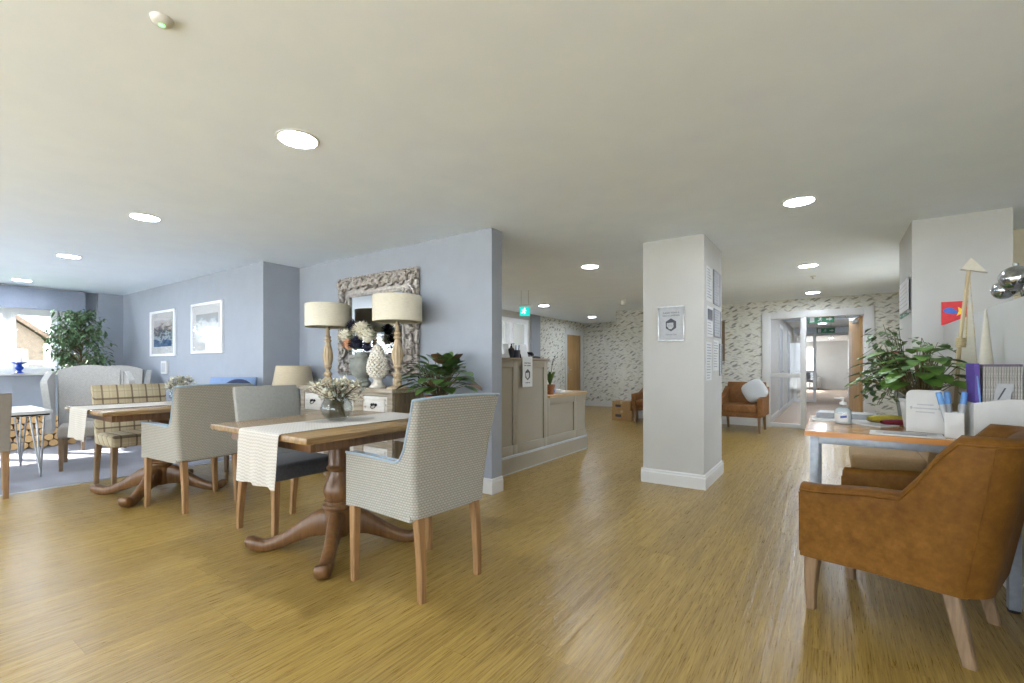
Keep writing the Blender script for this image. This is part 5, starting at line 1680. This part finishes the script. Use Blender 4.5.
# ------------------------------------------------------------------ white desk on the right and what stands on it
DX0, DX1, DY0, DY1, DZ = -0.12, 0.738, 3.02, 4.02, 0.775
t = thing('office_desk', 'oak topped office desk on grey metal legs against the white partition', 'desk', (DX0, DY0, 0))
w, d = DX1-DX0, DY1-DY0
obj('desktop', MB().box(0.004, w-0.004, 0.004, d-0.004, DZ-0.027, DZ, 0.001), M['oakdesk'], t, 0)
mb = MB()
for a in ((0, w, 0, 0.005), (0, w, d-0.005, d), (0, 0.005, 0.005, d-0.005), (w-0.005, w, 0.005, d-0.005)):
    mb.box(a[0], a[1], a[2], a[3], DZ-0.028, DZ-0.001)
obj('edge_band', mb, M['deskedge'], t, 0, label='orange oak edge')
mb = MB()
mb.box(0.06, w-0.06, 0.025, 0.05, DZ-0.068, DZ-0.028, 0.002).box(0.06, w-0.06, d-0.05, d-0.025, DZ-0.068, DZ-0.028, 0.002)
mb.box(0.025, 0.05, 0.06, d-0.06, DZ-0.068, DZ-0.028, 0.002).box(w-0.05, w-0.025, 0.06, d-0.06, DZ-0.068, DZ-0.028, 0.002)
obj('under_rails', mb, M['greymetal'], t, 30)
for x in (0.045, w-0.045):
    for y in (0.045, d-0.045):
        lg = obj('leg', MB().box(x-0.021, x+0.021, y-0.021, y+0.021, 0.012, DZ-0.028, 0.004), M['greymetal'], t, 30)
        obj('foot_cap', MB().lathe([(0, 0), (0.022, 0), (0.024, 0.013), (0, 0.013)], 16, c=(x, y, 0)), M['black'], lg, 35)
Z = DZ+0.0005
t = thing('sanitiser_bottle', 'clear hand sanitiser bottle with white pump on the oak topped desk', 'sanitiser', (0.061, 3.50, Z), R(-30))
obj('bottle', MB().loft([[(x*k, y*k*0.75, z) for x, y in rr(-0.046, 0.046, -0.046, 0.046, 0.044)] for z, k in ((0, 0.92), (0.006, 1.0), (0.075, 1.0), (0.09, 0.9), (0.103, 0.55), (0.108, 0.34), (0.118, 0.34))]), M['acrylic'], t, 40)
obj('gel', MB().loft([[(x*k, y*k*0.75, z) for x, y in rr(-0.046, 0.046, -0.046, 0.046, 0.044)] for z, k in ((0.004, 0.90), (0.008, 0.95), (0.075, 0.95), (0.09, 0.85), (0.1, 0.5))]), M['gel'], t, 40)
obj('label', MB().grid(lambda u, v: (0.047*cos(R(-145+110*u)), 0.0355*sin(R(-145+110*u)), 0.014+0.05*v), 10, 2, 0.0006), M['paperwhite'], t, 40)
mb = MB().grid(lambda u, v: (0.0478*cos(R(-85+42*u)), 0.0362*sin(R(-85+42*u)), 0.036+0.014*v+0.006*u), 6, 2, 0.0006)
obj('label_mark', mb, M['navyprint'], t, 0, label='blue mark on the label')
obj('pump', MB().lathe([(0, 0.118), (0.018, 0.118), (0.018, 0.133), (0.006, 0.136), (0.006, 0.152), (0, 0.152)], 16).box(-0.014, 0.012, -0.010, 0.010, 0.15, 0.163, 0.004).box(-0.05, -0.012, -0.005, 0.005, 0.153, 0.161, 0.002), M['whiteceramic'], t, 35)
t = thing('document_tray', 'shallow grey tray of leaflets at the back of the oak topped desk', 'tray', (0.09, 3.90, Z), R(-3))
mb = MB().box(-0.17, 0.17, -0.09, 0.09, 0, 0.006)
for a in ((-0.17, 0.17, -0.09, -0.082), (-0.17, 0.17, 0.082, 0.09), (-0.17, -0.162, -0.082, 0.082), (0.162, 0.17, -0.082, 0.082)):
    mb.box(a[0], a[1], a[2], a[3], 0.006, 0.036)
obj('tray', mb, M['greymetal'], t, 0)
obj('leaflets', MB().box(-0.158, 0.0, -0.078, 0.078, 0.0065, 0.040).box(0.004, 0.158, -0.075, 0.078, 0.0065, 0.038), M['paperwhite'], t, 0)
paper_stack(0.05, 3.66, Z, 0.30, 0.14, 0.008, 'white papers behind the hand sanitiser on the oak topped desk', R(8))
paper_stack(0.20, 3.55, Z, 0.15, 0.21, 0.006, 'white papers right of the hand sanitiser on the oak topped desk', R(50))
t = thing('magazine', 'white magazine with grey print lying at the front edge of the oak topped desk', 'magazine', (0.315, 3.11, Z), R(-4))
obj('pages', MB().box(-0.145, 0.145, -0.075, 0.075, 0, 0.008, 0.002), M['paperwhite'], t, 0)
mb = MB().box(-0.09, 0.08, -0.066, -0.03, 0.0078, 0.0088)
for k in range(3):
    mb.box(-0.12, 0.12, -0.012+k*0.024, -0.004+k*0.024, 0.0078, 0.0086)
obj('cover_print', mb, M['inklight'], t, 0)
def cloth_roll(loc, rz, L, r, mat, lab):
    t = thing('felt_decoration', lab, 'decoration', loc, rz)
    obj('felt', MB().grid(lambda u, v: ((u-0.5)*L, r*(1.0+0.25*sin(u*9))*cos(2*PI*v)*(0.35+0.65*sin(PI*min(1, u*0.9+0.08))), r*0.62+r*0.6*sin(2*PI*v)*(0.35+0.65*sin(PI*min(1, u*0.9+0.08)))), 18, 14), mat, t, 60)
    return t
cloth_roll((0.30, 3.76, Z), R(30), 0.24, 0.038, M['yellowcloth'], 'yellow felt decoration on the oak topped desk left of the white arched card')
cloth_roll((0.325, 3.58, Z), R(25), 0.17, 0.030, M['maroon'], 'maroon felt decoration on the oak topped desk in front of the yellow one')
# arched white card, planter with poinsettia, ivy
t = thing('greeting_card', 'white folded card with an arched top standing on the oak topped desk', 'card', (0.415, 3.29, Z), R(-26))
def archp(w, h, r=0.03):
    return [(-w/2, 0), (w/2, 0)]+arc(w/2-r, h-r, r, 0, 90, 6)+arc(-w/2+r, h-r, r, 90, 180, 6)
obj('front_panel', MB().prism(archp(0.165, 0.225), -0.003, 0.0, 'y'), M['paperwhite'], t, 0)
obj('back_panel', MB().prism(archp(0.165, 0.225), -0.003, 0.0, 'y', m=T(-0.0825, 0, 0) @ Matrix.Rotation(R(32), 4, 'Z') @ T(0.0825, 0, 0)), M['paperwhite'], t, 0)
mb = MB()
text_into(mb, 'Welcome', 0.020, T(0, -0.0036, 0.125) @ FRONT)
for x in (-0.055, 0.055):
    mb.ball((x, -0.0035, 0.13), (0.006, 0.001, 0.008), 8, 6)
mb = MB()
for z, k in ((0.145, 0.035), (0.125, 0.05), (0.105, 0.04)):
    mb.box(-k, k, -0.0036, -0.0028, z, z+0.006)
for x in (-0.06, 0.06):
    mb.ball((x, -0.0032, 0.13), (0.006, 0.001, 0.008), 8, 6)
obj('printed_lines', mb, M['papergrey'], t, 0)
t = thing('potted_poinsettia', 'large leafy green plant in a white pot behind the white arched card', 'plant', (0.42, 3.52, Z))
obj('pot', MB().lathe([(0, 0), (0.07, 0), (0.09, 0.15), (0.094, 0.152), (0.094, 0.17), (0.083, 0.17), (0.08, 0.15), (0, 0.15)], 32), M['whiteceramic'], t, 35)
obj('soil', MB().lathe([(0, 0.16), (0.08, 0.158), (0.079, 0.151), (0, 0.151)], 20), M['soil'], t, 35)
rd = random.Random(77); st = MB(); lv = MB(); rl = MB()
for k in range(72):
    a = rd.uniform(0, 6.28); e_ = rd.uniform(0.35, 1.5); L = rd.uniform(0.12, 0.30)
    d_ = Vector((cos(a)*cos(e_)*0.95-0.12, sin(a)*cos(e_)*0.9, sin(e_)*0.95))
    p0 = Vector((0.03*cos(a), 0.03*sin(a), 0.16)); p1 = p0+d_*L+Vector((0, 0, 0.03))
    st.tube([p0, (p0+p1)/2+Vector((0, 0, 0.02)), p1], 0.0028, 4)
    lv.leaf(p1, (d_.x, d_.y, d_.z*0.2-0.15), rd.uniform(0.10, 0.15), rd.uniform(0.07, 0.10), 0.3, n=5, fold=0.15)
for k in range(4):
    a = k*1.57+0.4
    rl.leaf((-0.13+0.01*cos(a), 0.02+0.01*sin(a), 0.43), (cos(a), sin(a), 0.1), 0.06, 0.03, 0.2, n=3)
obj('stems', st, M['stem'], t); obj('leaves', lv, M['leaf3'], t, 60); obj('red_bracts', rl, M['redleaf'], t, 60, label='small red bracts')
t = thing('potted_ivy', 'trailing mottled ivy behind the poinsettia at the back of the oak topped desk', 'plant', (0.42, 3.86, Z))
obj('pot', MB().lathe([(0, 0), (0.06, 0), (0.08, 0.16), (0.085, 0.162), (0.085, 0.19), (0.075, 0.19), (0.073, 0.17), (0, 0.17)], 28), M['stone'], t, 35)
obj('soil', MB().lathe([(0, 0.18), (0.073, 0.178), (0.072, 0.171), (0, 0.171)], 20), M['soil'], t, 35)
st = MB(); lv = MB()
for k in range(46):
    a = rd.uniform(1.9, 4.4) if k % 3 else rd.uniform(0, 6.28)
    R_ = rd.uniform(0.10, 0.30); zt_ = rd.uniform(0.28, 0.62)
    end = Vector((R_*cos(a), R_*0.8*sin(a)*0.7, zt_-rd.uniform(0, 0.45)))
    if end.z < 0.08:
        end.z = 0.08+rd.uniform(0, 0.1)
    p0 = Vector((0.02*cos(a), 0.02*sin(a), 0.18)); mid = Vector((R_*0.55*cos(a), R_*0.4*sin(a), max(end.z+0.08, zt_*0.9)))
    st.tube([p0, mid, end], 0.002, 4)
    for j in range(11):
        q = rd.uniform(0.15, 1.0)
        p = (p0.lerp(mid, q*2) if q < 0.5 else mid.lerp(end, q*2-1))+Vector((rd.uniform(-.025, .025), rd.uniform(-.025, .025), rd.uniform(-.02, .02)))
        lv.leaf(p, (rd.uniform(-1, 1), rd.uniform(-1, 1)-0.3, rd.uniform(-0.7, 0.4)), rd.uniform(0.035, 0.06), 0.034, 0.2, n=3)
obj('stems', st, M['stem'], t); obj('leaves', lv, M['variegated'], t, 60)
# pen box, magazine file
t = thing('pen_box', 'white open box holding blue capped pens at the right of the oak topped desk', 'pen pot', (0.505, 3.155, Z), R(-8))
mb = MB().box(-0.035, 0.035, -0.045, 0.045, 0, 0.006)
for a in ((-0.035, 0.035, -0.045, -0.041), (-0.035, 0.035, 0.041, 0.045), (-0.035, -0.031, -0.041, 0.041), (0.031, 0.035, -0.041, 0.041)):
    mb.box(a[0], a[1], a[2], a[3], 0.006, 0.125)
obj('box', mb, M['deskwhite'], t, 0)
for (ox, oy, rx, ry, c1, lab) in ((-0.014, -0.02, 0.05, -0.22, 'papergrey', 'pale marker pen with light blue top leaning left in the white pen box'), (0.012, -0.018, -0.05, 0.12, 'lightblue', 'blue capped marker pen standing in the white pen box'),
                                  (-0.005, 0.02, 0.1, -0.10, 'lightblue', 'blue marker pen at the back of the white pen box')):
    t = thing('marker_pen', lab, 'pen', (0.505+ox, 3.155+oy, Z+0.008), 0)
    m_ = T(0, 0, 0, rx, ry)
    obj('barrel', MB().lathe([(0, 0), (0.0115, 0.002), (0.0115, 0.16), (0, 0.16)], 14, m=m_), M['papergrey'], t, 35)
    obj('cap', MB().lathe([(0, 0.16), (0.0125, 0.16), (0.0125, 0.215), (0.010, 0.22), (0, 0.22)], 14, m=m_), M['lightblue'], t, 35, label='light blue cap')
t = thing('magazine_file', 'white slanted magazine file at the right end of the oak topped desk', 'magazine file', (0.56, 3.06, Z))
pf = [(0, 0), (0.172, 0), (0.172, 0.20), (0.11, 0.20), (0.0, 0.178)]
mb = MB().prism(pf, 0.0, 0.005, 'y').prism(pf, 0.185, 0.19, 'y').box(0, 0.172, 0.005, 0.185, 0, 0.006)
mb.box(0.0, 0.005, 0.005, 0.185, 0.006, 0.178).box(0.167, 0.172, 0.005, 0.185, 0.006, 0.20)
obj('casing', mb, M['deskwhite'], t, 0)
t = thing('ring_binder', 'purple binder standing in the white magazine file', 'binder', (0.581, 3.13, Z+0.0065), R(0))
obj('cover', MB().prism([(-0.006, 0), (0.012, 0), (-0.002, 0.36), (-0.020, 0.36)], -0.06, 0.11, 'y').box(-0.0065, 0.0125, -0.0605, -0.055, 0.0, 0.03), M['purple'], t, 0)
obj('label_strip', MB().prism([(-0.0, 0.16), (0.006, 0.16), (-0.006, 0.30), (-0.011, 0.30)], -0.0615, -0.0598, 'y'), M['lightblue'], t, 0)
for k in range(15):
    x = 0.597+k*0.0088
    t = thing('leaflet', 'grey leaflet upright in the white magazine file', 'leaflet', (x, 3.145, Z+0.0065), 0, 'leaflets in the magazine file')
    g = 0.010 if k in (7,) else 0.0
    obj('pages', MB().prism([(-0.0032, 0), (0.0032, 0), (0.0032+0.001, 0.345), (-0.0032+0.001, 0.345)], -0.065, 0.095, 'y'), M['pages'], t, 0)
    obj('top_edge', MB().box(-0.0026, 0.0046, -0.0655, 0.0955, 0.345, 0.356), M['mauve'], t, 0, label='mauve top edge')
t = thing('folded_leaflet', 'pale folded leaflet leaning in front of the grey leaflets', 'leaflet', (0.635, 3.074, Z+0.19), 0)
t.location = (0.64, 3.072, Z+0.007)
mb = MB().prism([(-0.045, 0.0), (0.01, 0.0), (0.055, 0.265), (0.0, 0.265)], 0.0, 0.002, 'y')
obj('sheet', mb, M['papergrey'], t, 0)
obj('print', MB().prism([(0.0, 0.19), (0.006, 0.19), (0.030, 0.245), (0.024, 0.245)], -0.001, 0.0, 'y'), M['ink'], t, 0)
# driftwood sail boat
t = thing('model_sailboat', 'tall driftwood model sailboat with beige sails standing on the oak topped desk', 'ornament', (0.605, 3.78, Z), R(-6))
t.rotation_euler = (0, R(3.5), R(-6))
obj('hull', MB().loft([[(x, y*wd, z) for y, z in ((-1, 0.05*k), (-0.7, 0.0), (0.7, 0.0), (1, 0.05*k), (0.6, 0.07), (-0.6, 0.07))] for x, wd, k in ((-0.10, 0.008, 1.4), (-0.06, 0.035, 1.1), (0.0, 0.05, 1), (0.05, 0.05, 1), (0.09, 0.04, 1.1))]), M['drift'], t, 30)
obj('mast', MB().tube([(0.0, 0, 0.05), (-0.005, 0, 0.5), (0.012, 0, 0.94)], [0.011, 0.010, 0.006], 8).tube([(-0.02, 0.01, 0.05), (-0.012, 0.01, 0.35), (0.004, 0.004, 0.92)], [0.009, 0.008, 0.006], 8), M['drift'], t, 40)
obj('main_sail', MB().prism([(-0.050, 0.13), (0.105, 0.13), (0.025, 0.74)], -0.004, 0.0, 'y').prism([(-0.06, 0.10), (-0.02, 0.10), (-0.005, 0.42)], 0.008, 0.012, 'y'), M['sail'], t, 0)
obj('pennant', MB().prism([(-0.028, 0.925), (0.012, 0.99), (0.085, 0.90), (0.02, 0.915)], -0.02, 0.02, 'y'), M['sail'], t, 30, label='cream wooden pennant at the mast top')
mb = MB()
for k in range(8):
    z = 0.47+0.007*k
    mb.lathe([(0.022, z-0.004), (0.026, z), (0.022, z+0.004)], 16)
mb.tube([(0.012, 0, 0.90), (0.06, 0, 0.5), (0.095, 0, 0.14)], 0.002, 5).tube([(0.01, 0, 0.88), (0.02, -0.01, 0.52)], 0.003, 5)
obj('rigging', mb, M['rope'], t, 50)
t = thing('cone_ornament', 'slender beige cone ornament standing by the partition on the oak topped desk', 'ornament', (0.69, 3.52, Z))
obj('cone', MB().lathe([(0, 0.02), (0.062, 0.02), (0.058, 0.05), (0.004, 0.66), (0, 0.665)], 24), M['sail'], t, 40)
obj('base', MB().lathe([(0, 0), (0.045, 0), (0.045, 0.02), (0, 0.02)], 20), M['drift'], t, 35)
# red card on the partition
t = thing('red_card', 'red card with blue and yellow print standing on the partition against the pier', 'card', (0.825, 5.062, 1.4605))
obj('card', MB().box(-0.09, 0.06, -0.004, 0, 0, 0.185), M['red'], t, 0)
obj('blue_print', MB().ball((-0.045, -0.004, 0.115), (0.035, 0.0015, 0.022), 14, 8).ball((-0.02, -0.004, 0.10), (0.03, 0.0015, 0.016), 14, 8), M['bluecard'], t, 0, label='blue shape')
obj('yellow_print', MB().prism([(0.0, 0.07), (0.03, 0.085), (0.052, 0.06), (0.048, 0.10), (0.056, 0.13), (0.03, 0.122), (0.008, 0.14), (0.012, 0.105)], -0.0055, -0.004, 'y'), M['yellow'], t, 0, label='yellow star shape')
# clear notice holder on the pier side
t = thing('sign_holder', 'clear acrylic notice holder with grey print on the side of the white pier', 'notice', (0.555, 5.42, 1.565), R(-90))
obj('acrylic', MB().box(-0.31, 0.31, -0.016, -0.012, 0, 0.33, 0.001), M['acrylic'], t, 0)
obj('sheet', MB().box(-0.30, 0.30, -0.020, -0.0165, 0.05, 0.32), M['paperwhite'], t, 0)
mb = MB()
for x in (-0.285, 0.285):
    for z in (0.025, 0.305):
        mb.lathe([(0, 0), (0.012, 0), (0.012, 0.023), (0, 0.023)], 14, m=T(x, 0, z, R(90)))
obj('standoffs', mb, M['chrome'], t, 35)
mb = MB()
for k in range(6):
    mb.box(-0.25, 0.25-0.05*(k % 3), -0.0212, -0.0196, 0.09+k*0.036, 0.097+k*0.036)
obj('printed_lines', mb, M['papergrey'], t, 0)
# baubles and fir on top of the partition
PZ = 1.46
for x, y, r, lab in ((0.77, 3.58, 0.050, 'smaller silver bauble on top of the partition, left of the bigger one'), (0.775, 3.40, 0.064, 'bigger silver bauble on top of the partition at the right edge'), (0.82, 3.28, 0.05, 'silver bauble on the partition beyond the right edge of the picture')):
    t = thing('silver_bauble', lab, 'bauble', (x, y, PZ+(0.031 if r == 0.050 and y > 3.5 else 0.053 if r > 0.06 else 0.0)))
    obj('glass_ball', MB().ball((0, 0, r), r, 28, 18), M['bauble'], t)
    obj('cap', MB().lathe([(0, 0), (0.012, 0), (0.012, 0.014), (0, 0.014)], 14, m=T(0, 0.0, 2*r-0.003)), M['chrome'], t, 35)
t = thing('fir_garland', 'frosted fir garland on the partition above the silver baubles', 'garland', (0.825, 3.50, PZ))
st = MB(); lv = MB()
rd = random.Random(8)
for k in range(64):
    a = rd.uniform(0, 6.28); e_ = rd.uniform(-0.25, 1.2); L = rd.uniform(0.07, 0.20)
    p0 = Vector((0.01, rd.uniform(-0.18, 0.06), 0.03)); d_ = Vector((abs(cos(a)*cos(e_))*0.5, sin(a)*cos(e_)*0.6, 0.15+sin(e_)*0.9)).normalized()
    p1 = p0+d_*L
    st.tube([p0, p1], 0.003, 4)
    for j in range(26):
        q = 0.2+0.8*j/25; b = j*2.4
        side = Vector((cos(b), sin(b), 0.2)); side = (side-d_*side.dot(d_)).normalized()
        lv.leaf(p0.lerp(p1, q), side+d_*0.7, 0.042, 0.013, 0.1, n=2)
obj('twigs', st, M['stem'], t); obj('needles', lv, M['frost'], t, 60)

# lounge end of the corridor
t = side_chair('dark office chair in the lounge at the far end of the corridor', M['darkgrey'], M['darkgrey'], M['greymetal'], w=0.5, hb=0.9)
t.location = (-0.9, 25.6, 0.003); t.rotation_euler = (0, 0, R(-60))
t = thing('lounge_sofa', 'grey sofa under the bright window at the far end of the corridor', 'sofa', (-1.35, 26.4, 0.003))
obj('seat', MB().box(-0.8, 0.8, -0.35, 0.25, 0.1, 0.42, 0.05, 3), M['grey'], t, 40)
obj('backrest', MB().box(-0.8, 0.8, 0.25, 0.45, 0.1, 0.80, 0.05, 3), M['grey'], t, 40)
for s in (-1, 1):
    a, b = sorted((s*0.8, s*0.95))
    obj('arm', MB().box(a, b, -0.35, 0.45, 0.1, 0.60, 0.04, 3), M['grey'], t, 40)
    for y in (-0.28, 0.38):
        obj('leg', taper_leg(s*0.85, y, 0.1, s*0.85, y, 0, 0.05, 0.035), M['oakgrey'], t)

# ------------------------------------------------------------------ outside the windows
o = struct('lawn', MB().box(-60, -10.5, -40, 40, -0.35, -0.30), M['grass'])
struct('ground', MB().box(-10.5, -5.98, 2.99, 6.09, -0.35, -0.05).box(-30, -8.62, 6.1, 40, -0.35, -0.05).box(-10.5, 20, -40, -3.42, -0.35, -0.05).box(1.3, 30, -3.42, 40, -0.35, -0.05), M['bounce'])  # unseen paving, added pale so daylight bounces up to the ceilings
t = thing('brick_house', 'pale brick house with tan gable roof seen through the left window', 'house', (-26, 2.2, -0.30))
obj('walls', MB().prism([(-2.9, 0), (2.0, 0), (2.0, 2.4), (-0.45, 4.4), (-2.9, 2.4)], -3.0, 3.0, 'x'), M['brick'], t, 0)
obj('roof', MB().prism([(-3.15, 2.25), (-0.45, 4.45), (2.25, 2.25), (2.25, 2.42), (-0.45, 4.65), (-3.15, 2.42)], -3.2, 3.2, 'x'), M['rooftile'], t, 0)
for y in (-1.9, 0.6):
    f = obj('window', MB().box(3.0, 3.03, y, y+1.0, 1.0, 2.0, 0.01), M['upvc'], t, 0)
    obj('pane', MB().box(3.03, 3.035, y+0.08, y+0.92, 1.08, 1.92), M['papergrey'], f, 0)
t = thing('garden_fence', 'pale slatted garden fence outside the left window', 'fence', (-18.5, 0, -0.30))
mb = MB()
for k in range(9):
    mb.box(0, 0.02, -8, 10, 0.1+k*0.17, 0.1+k*0.17+0.135)
obj('slats', mb, M['fencewood'], t, 0)
for k in range(10):
    obj('post', MB().box(-0.09, 0.0, -8+k*2, -7.9+k*2, 0, 1.75, 0.01), M['fencewood'], t, 0)

# ------------------------------------------------------------------ daylight, camera, colour
w = bpy.data.worlds.new('daylight'); SC.world = w; w.use_nodes = True
bg = w.node_tree.nodes['Background']
bg.inputs['Color'].default_value = (0.80, 0.90, 1.0, 1); bg.inputs['Strength'].default_value = 9.0
def portal(name, loc, rot, sx, sy):
    l = bpy.data.lights.new(name, 'AREA'); l.shape = 'RECTANGLE'; l.size = sx; l.size_y = sy
    l.cycles.is_portal = True
    o = bpy.data.objects.new(name, l); COL.objects.link(o); o.location = loc; o.rotation_euler = rot
portal('window_portal', (XL-0.19, (WY0+WY1)/2, (WZ0+WZ1)/2), (0, R(-90), 0), WZ1-WZ0, WY1-WY0)
for a, b, c, d in RW:
    portal('window_portal', ((a+b)/2, YB-0.17, (c+d)/2), (R(90), 0, 0), b-a, d-c)
portal('window_portal', (-5.99, 4.15, 1.57), (0, R(-90), 0), 1.15, 1.2)
portal('window_portal', (-3.21, 24.5, 1.32), (0, R(-90), 0), 1.65, 4.2)
portal('window_portal', (-8.62, 8.05, 1.5), (0, R(-90), 0), 1.2, 2.9)
portal('window_portal', (1.25, 7.3, 1.12), (0, R(90), 0), 2.15, 1.8)
portal('window_portal', (-1.46, 27.05, 1.42), (R(-90), 0, 0), 1.68, 1.35)
sl = bpy.data.lights.new('sun', 'SUN'); sl.energy = 36.0; sl.angle = R(1.5); sl.color = (1.0, 0.98, 0.95)
so = bpy.data.objects.new('sun', sl); COL.objects.link(so)
so.rotation_euler = Vector((0.85, 0.5, -0.6)).to_track_quat('-Z', 'Y').to_euler()

cam = bpy.data.cameras.new('camera')
cam.sensor_width = 36.0; cam.sensor_fit = 'HORIZONTAL'; cam.lens = 465.0/1024*36.0
cam.shift_y = 24.5/1024.0
cam.clip_start = 0.05; cam.clip_end = 200
co = bpy.data.objects.new('camera', cam); COL.objects.link(co)
co.location = (0, 0, 1.13); co.rotation_euler = (R(90), 0, R(34.45))
SC.camera = co
SC.view_settings.view_transform = 'Standard'; SC.view_settings.look = 'None'
SC.view_settings.gamma = 1.0; SC.view_settings.use_curve_mapping = False
SC.view_settings.exposure = 0.06
SC.cycles.max_bounces = 10; SC.cycles.diffuse_bounces = 6; SC.cycles.glossy_bounces = 4; SC.cycles.transparent_max_bounces = 16
SC.cycles.sample_clamp_indirect = 6.0
SC.cycles.caustics_reflective = False; SC.cycles.caustics_refractive = False
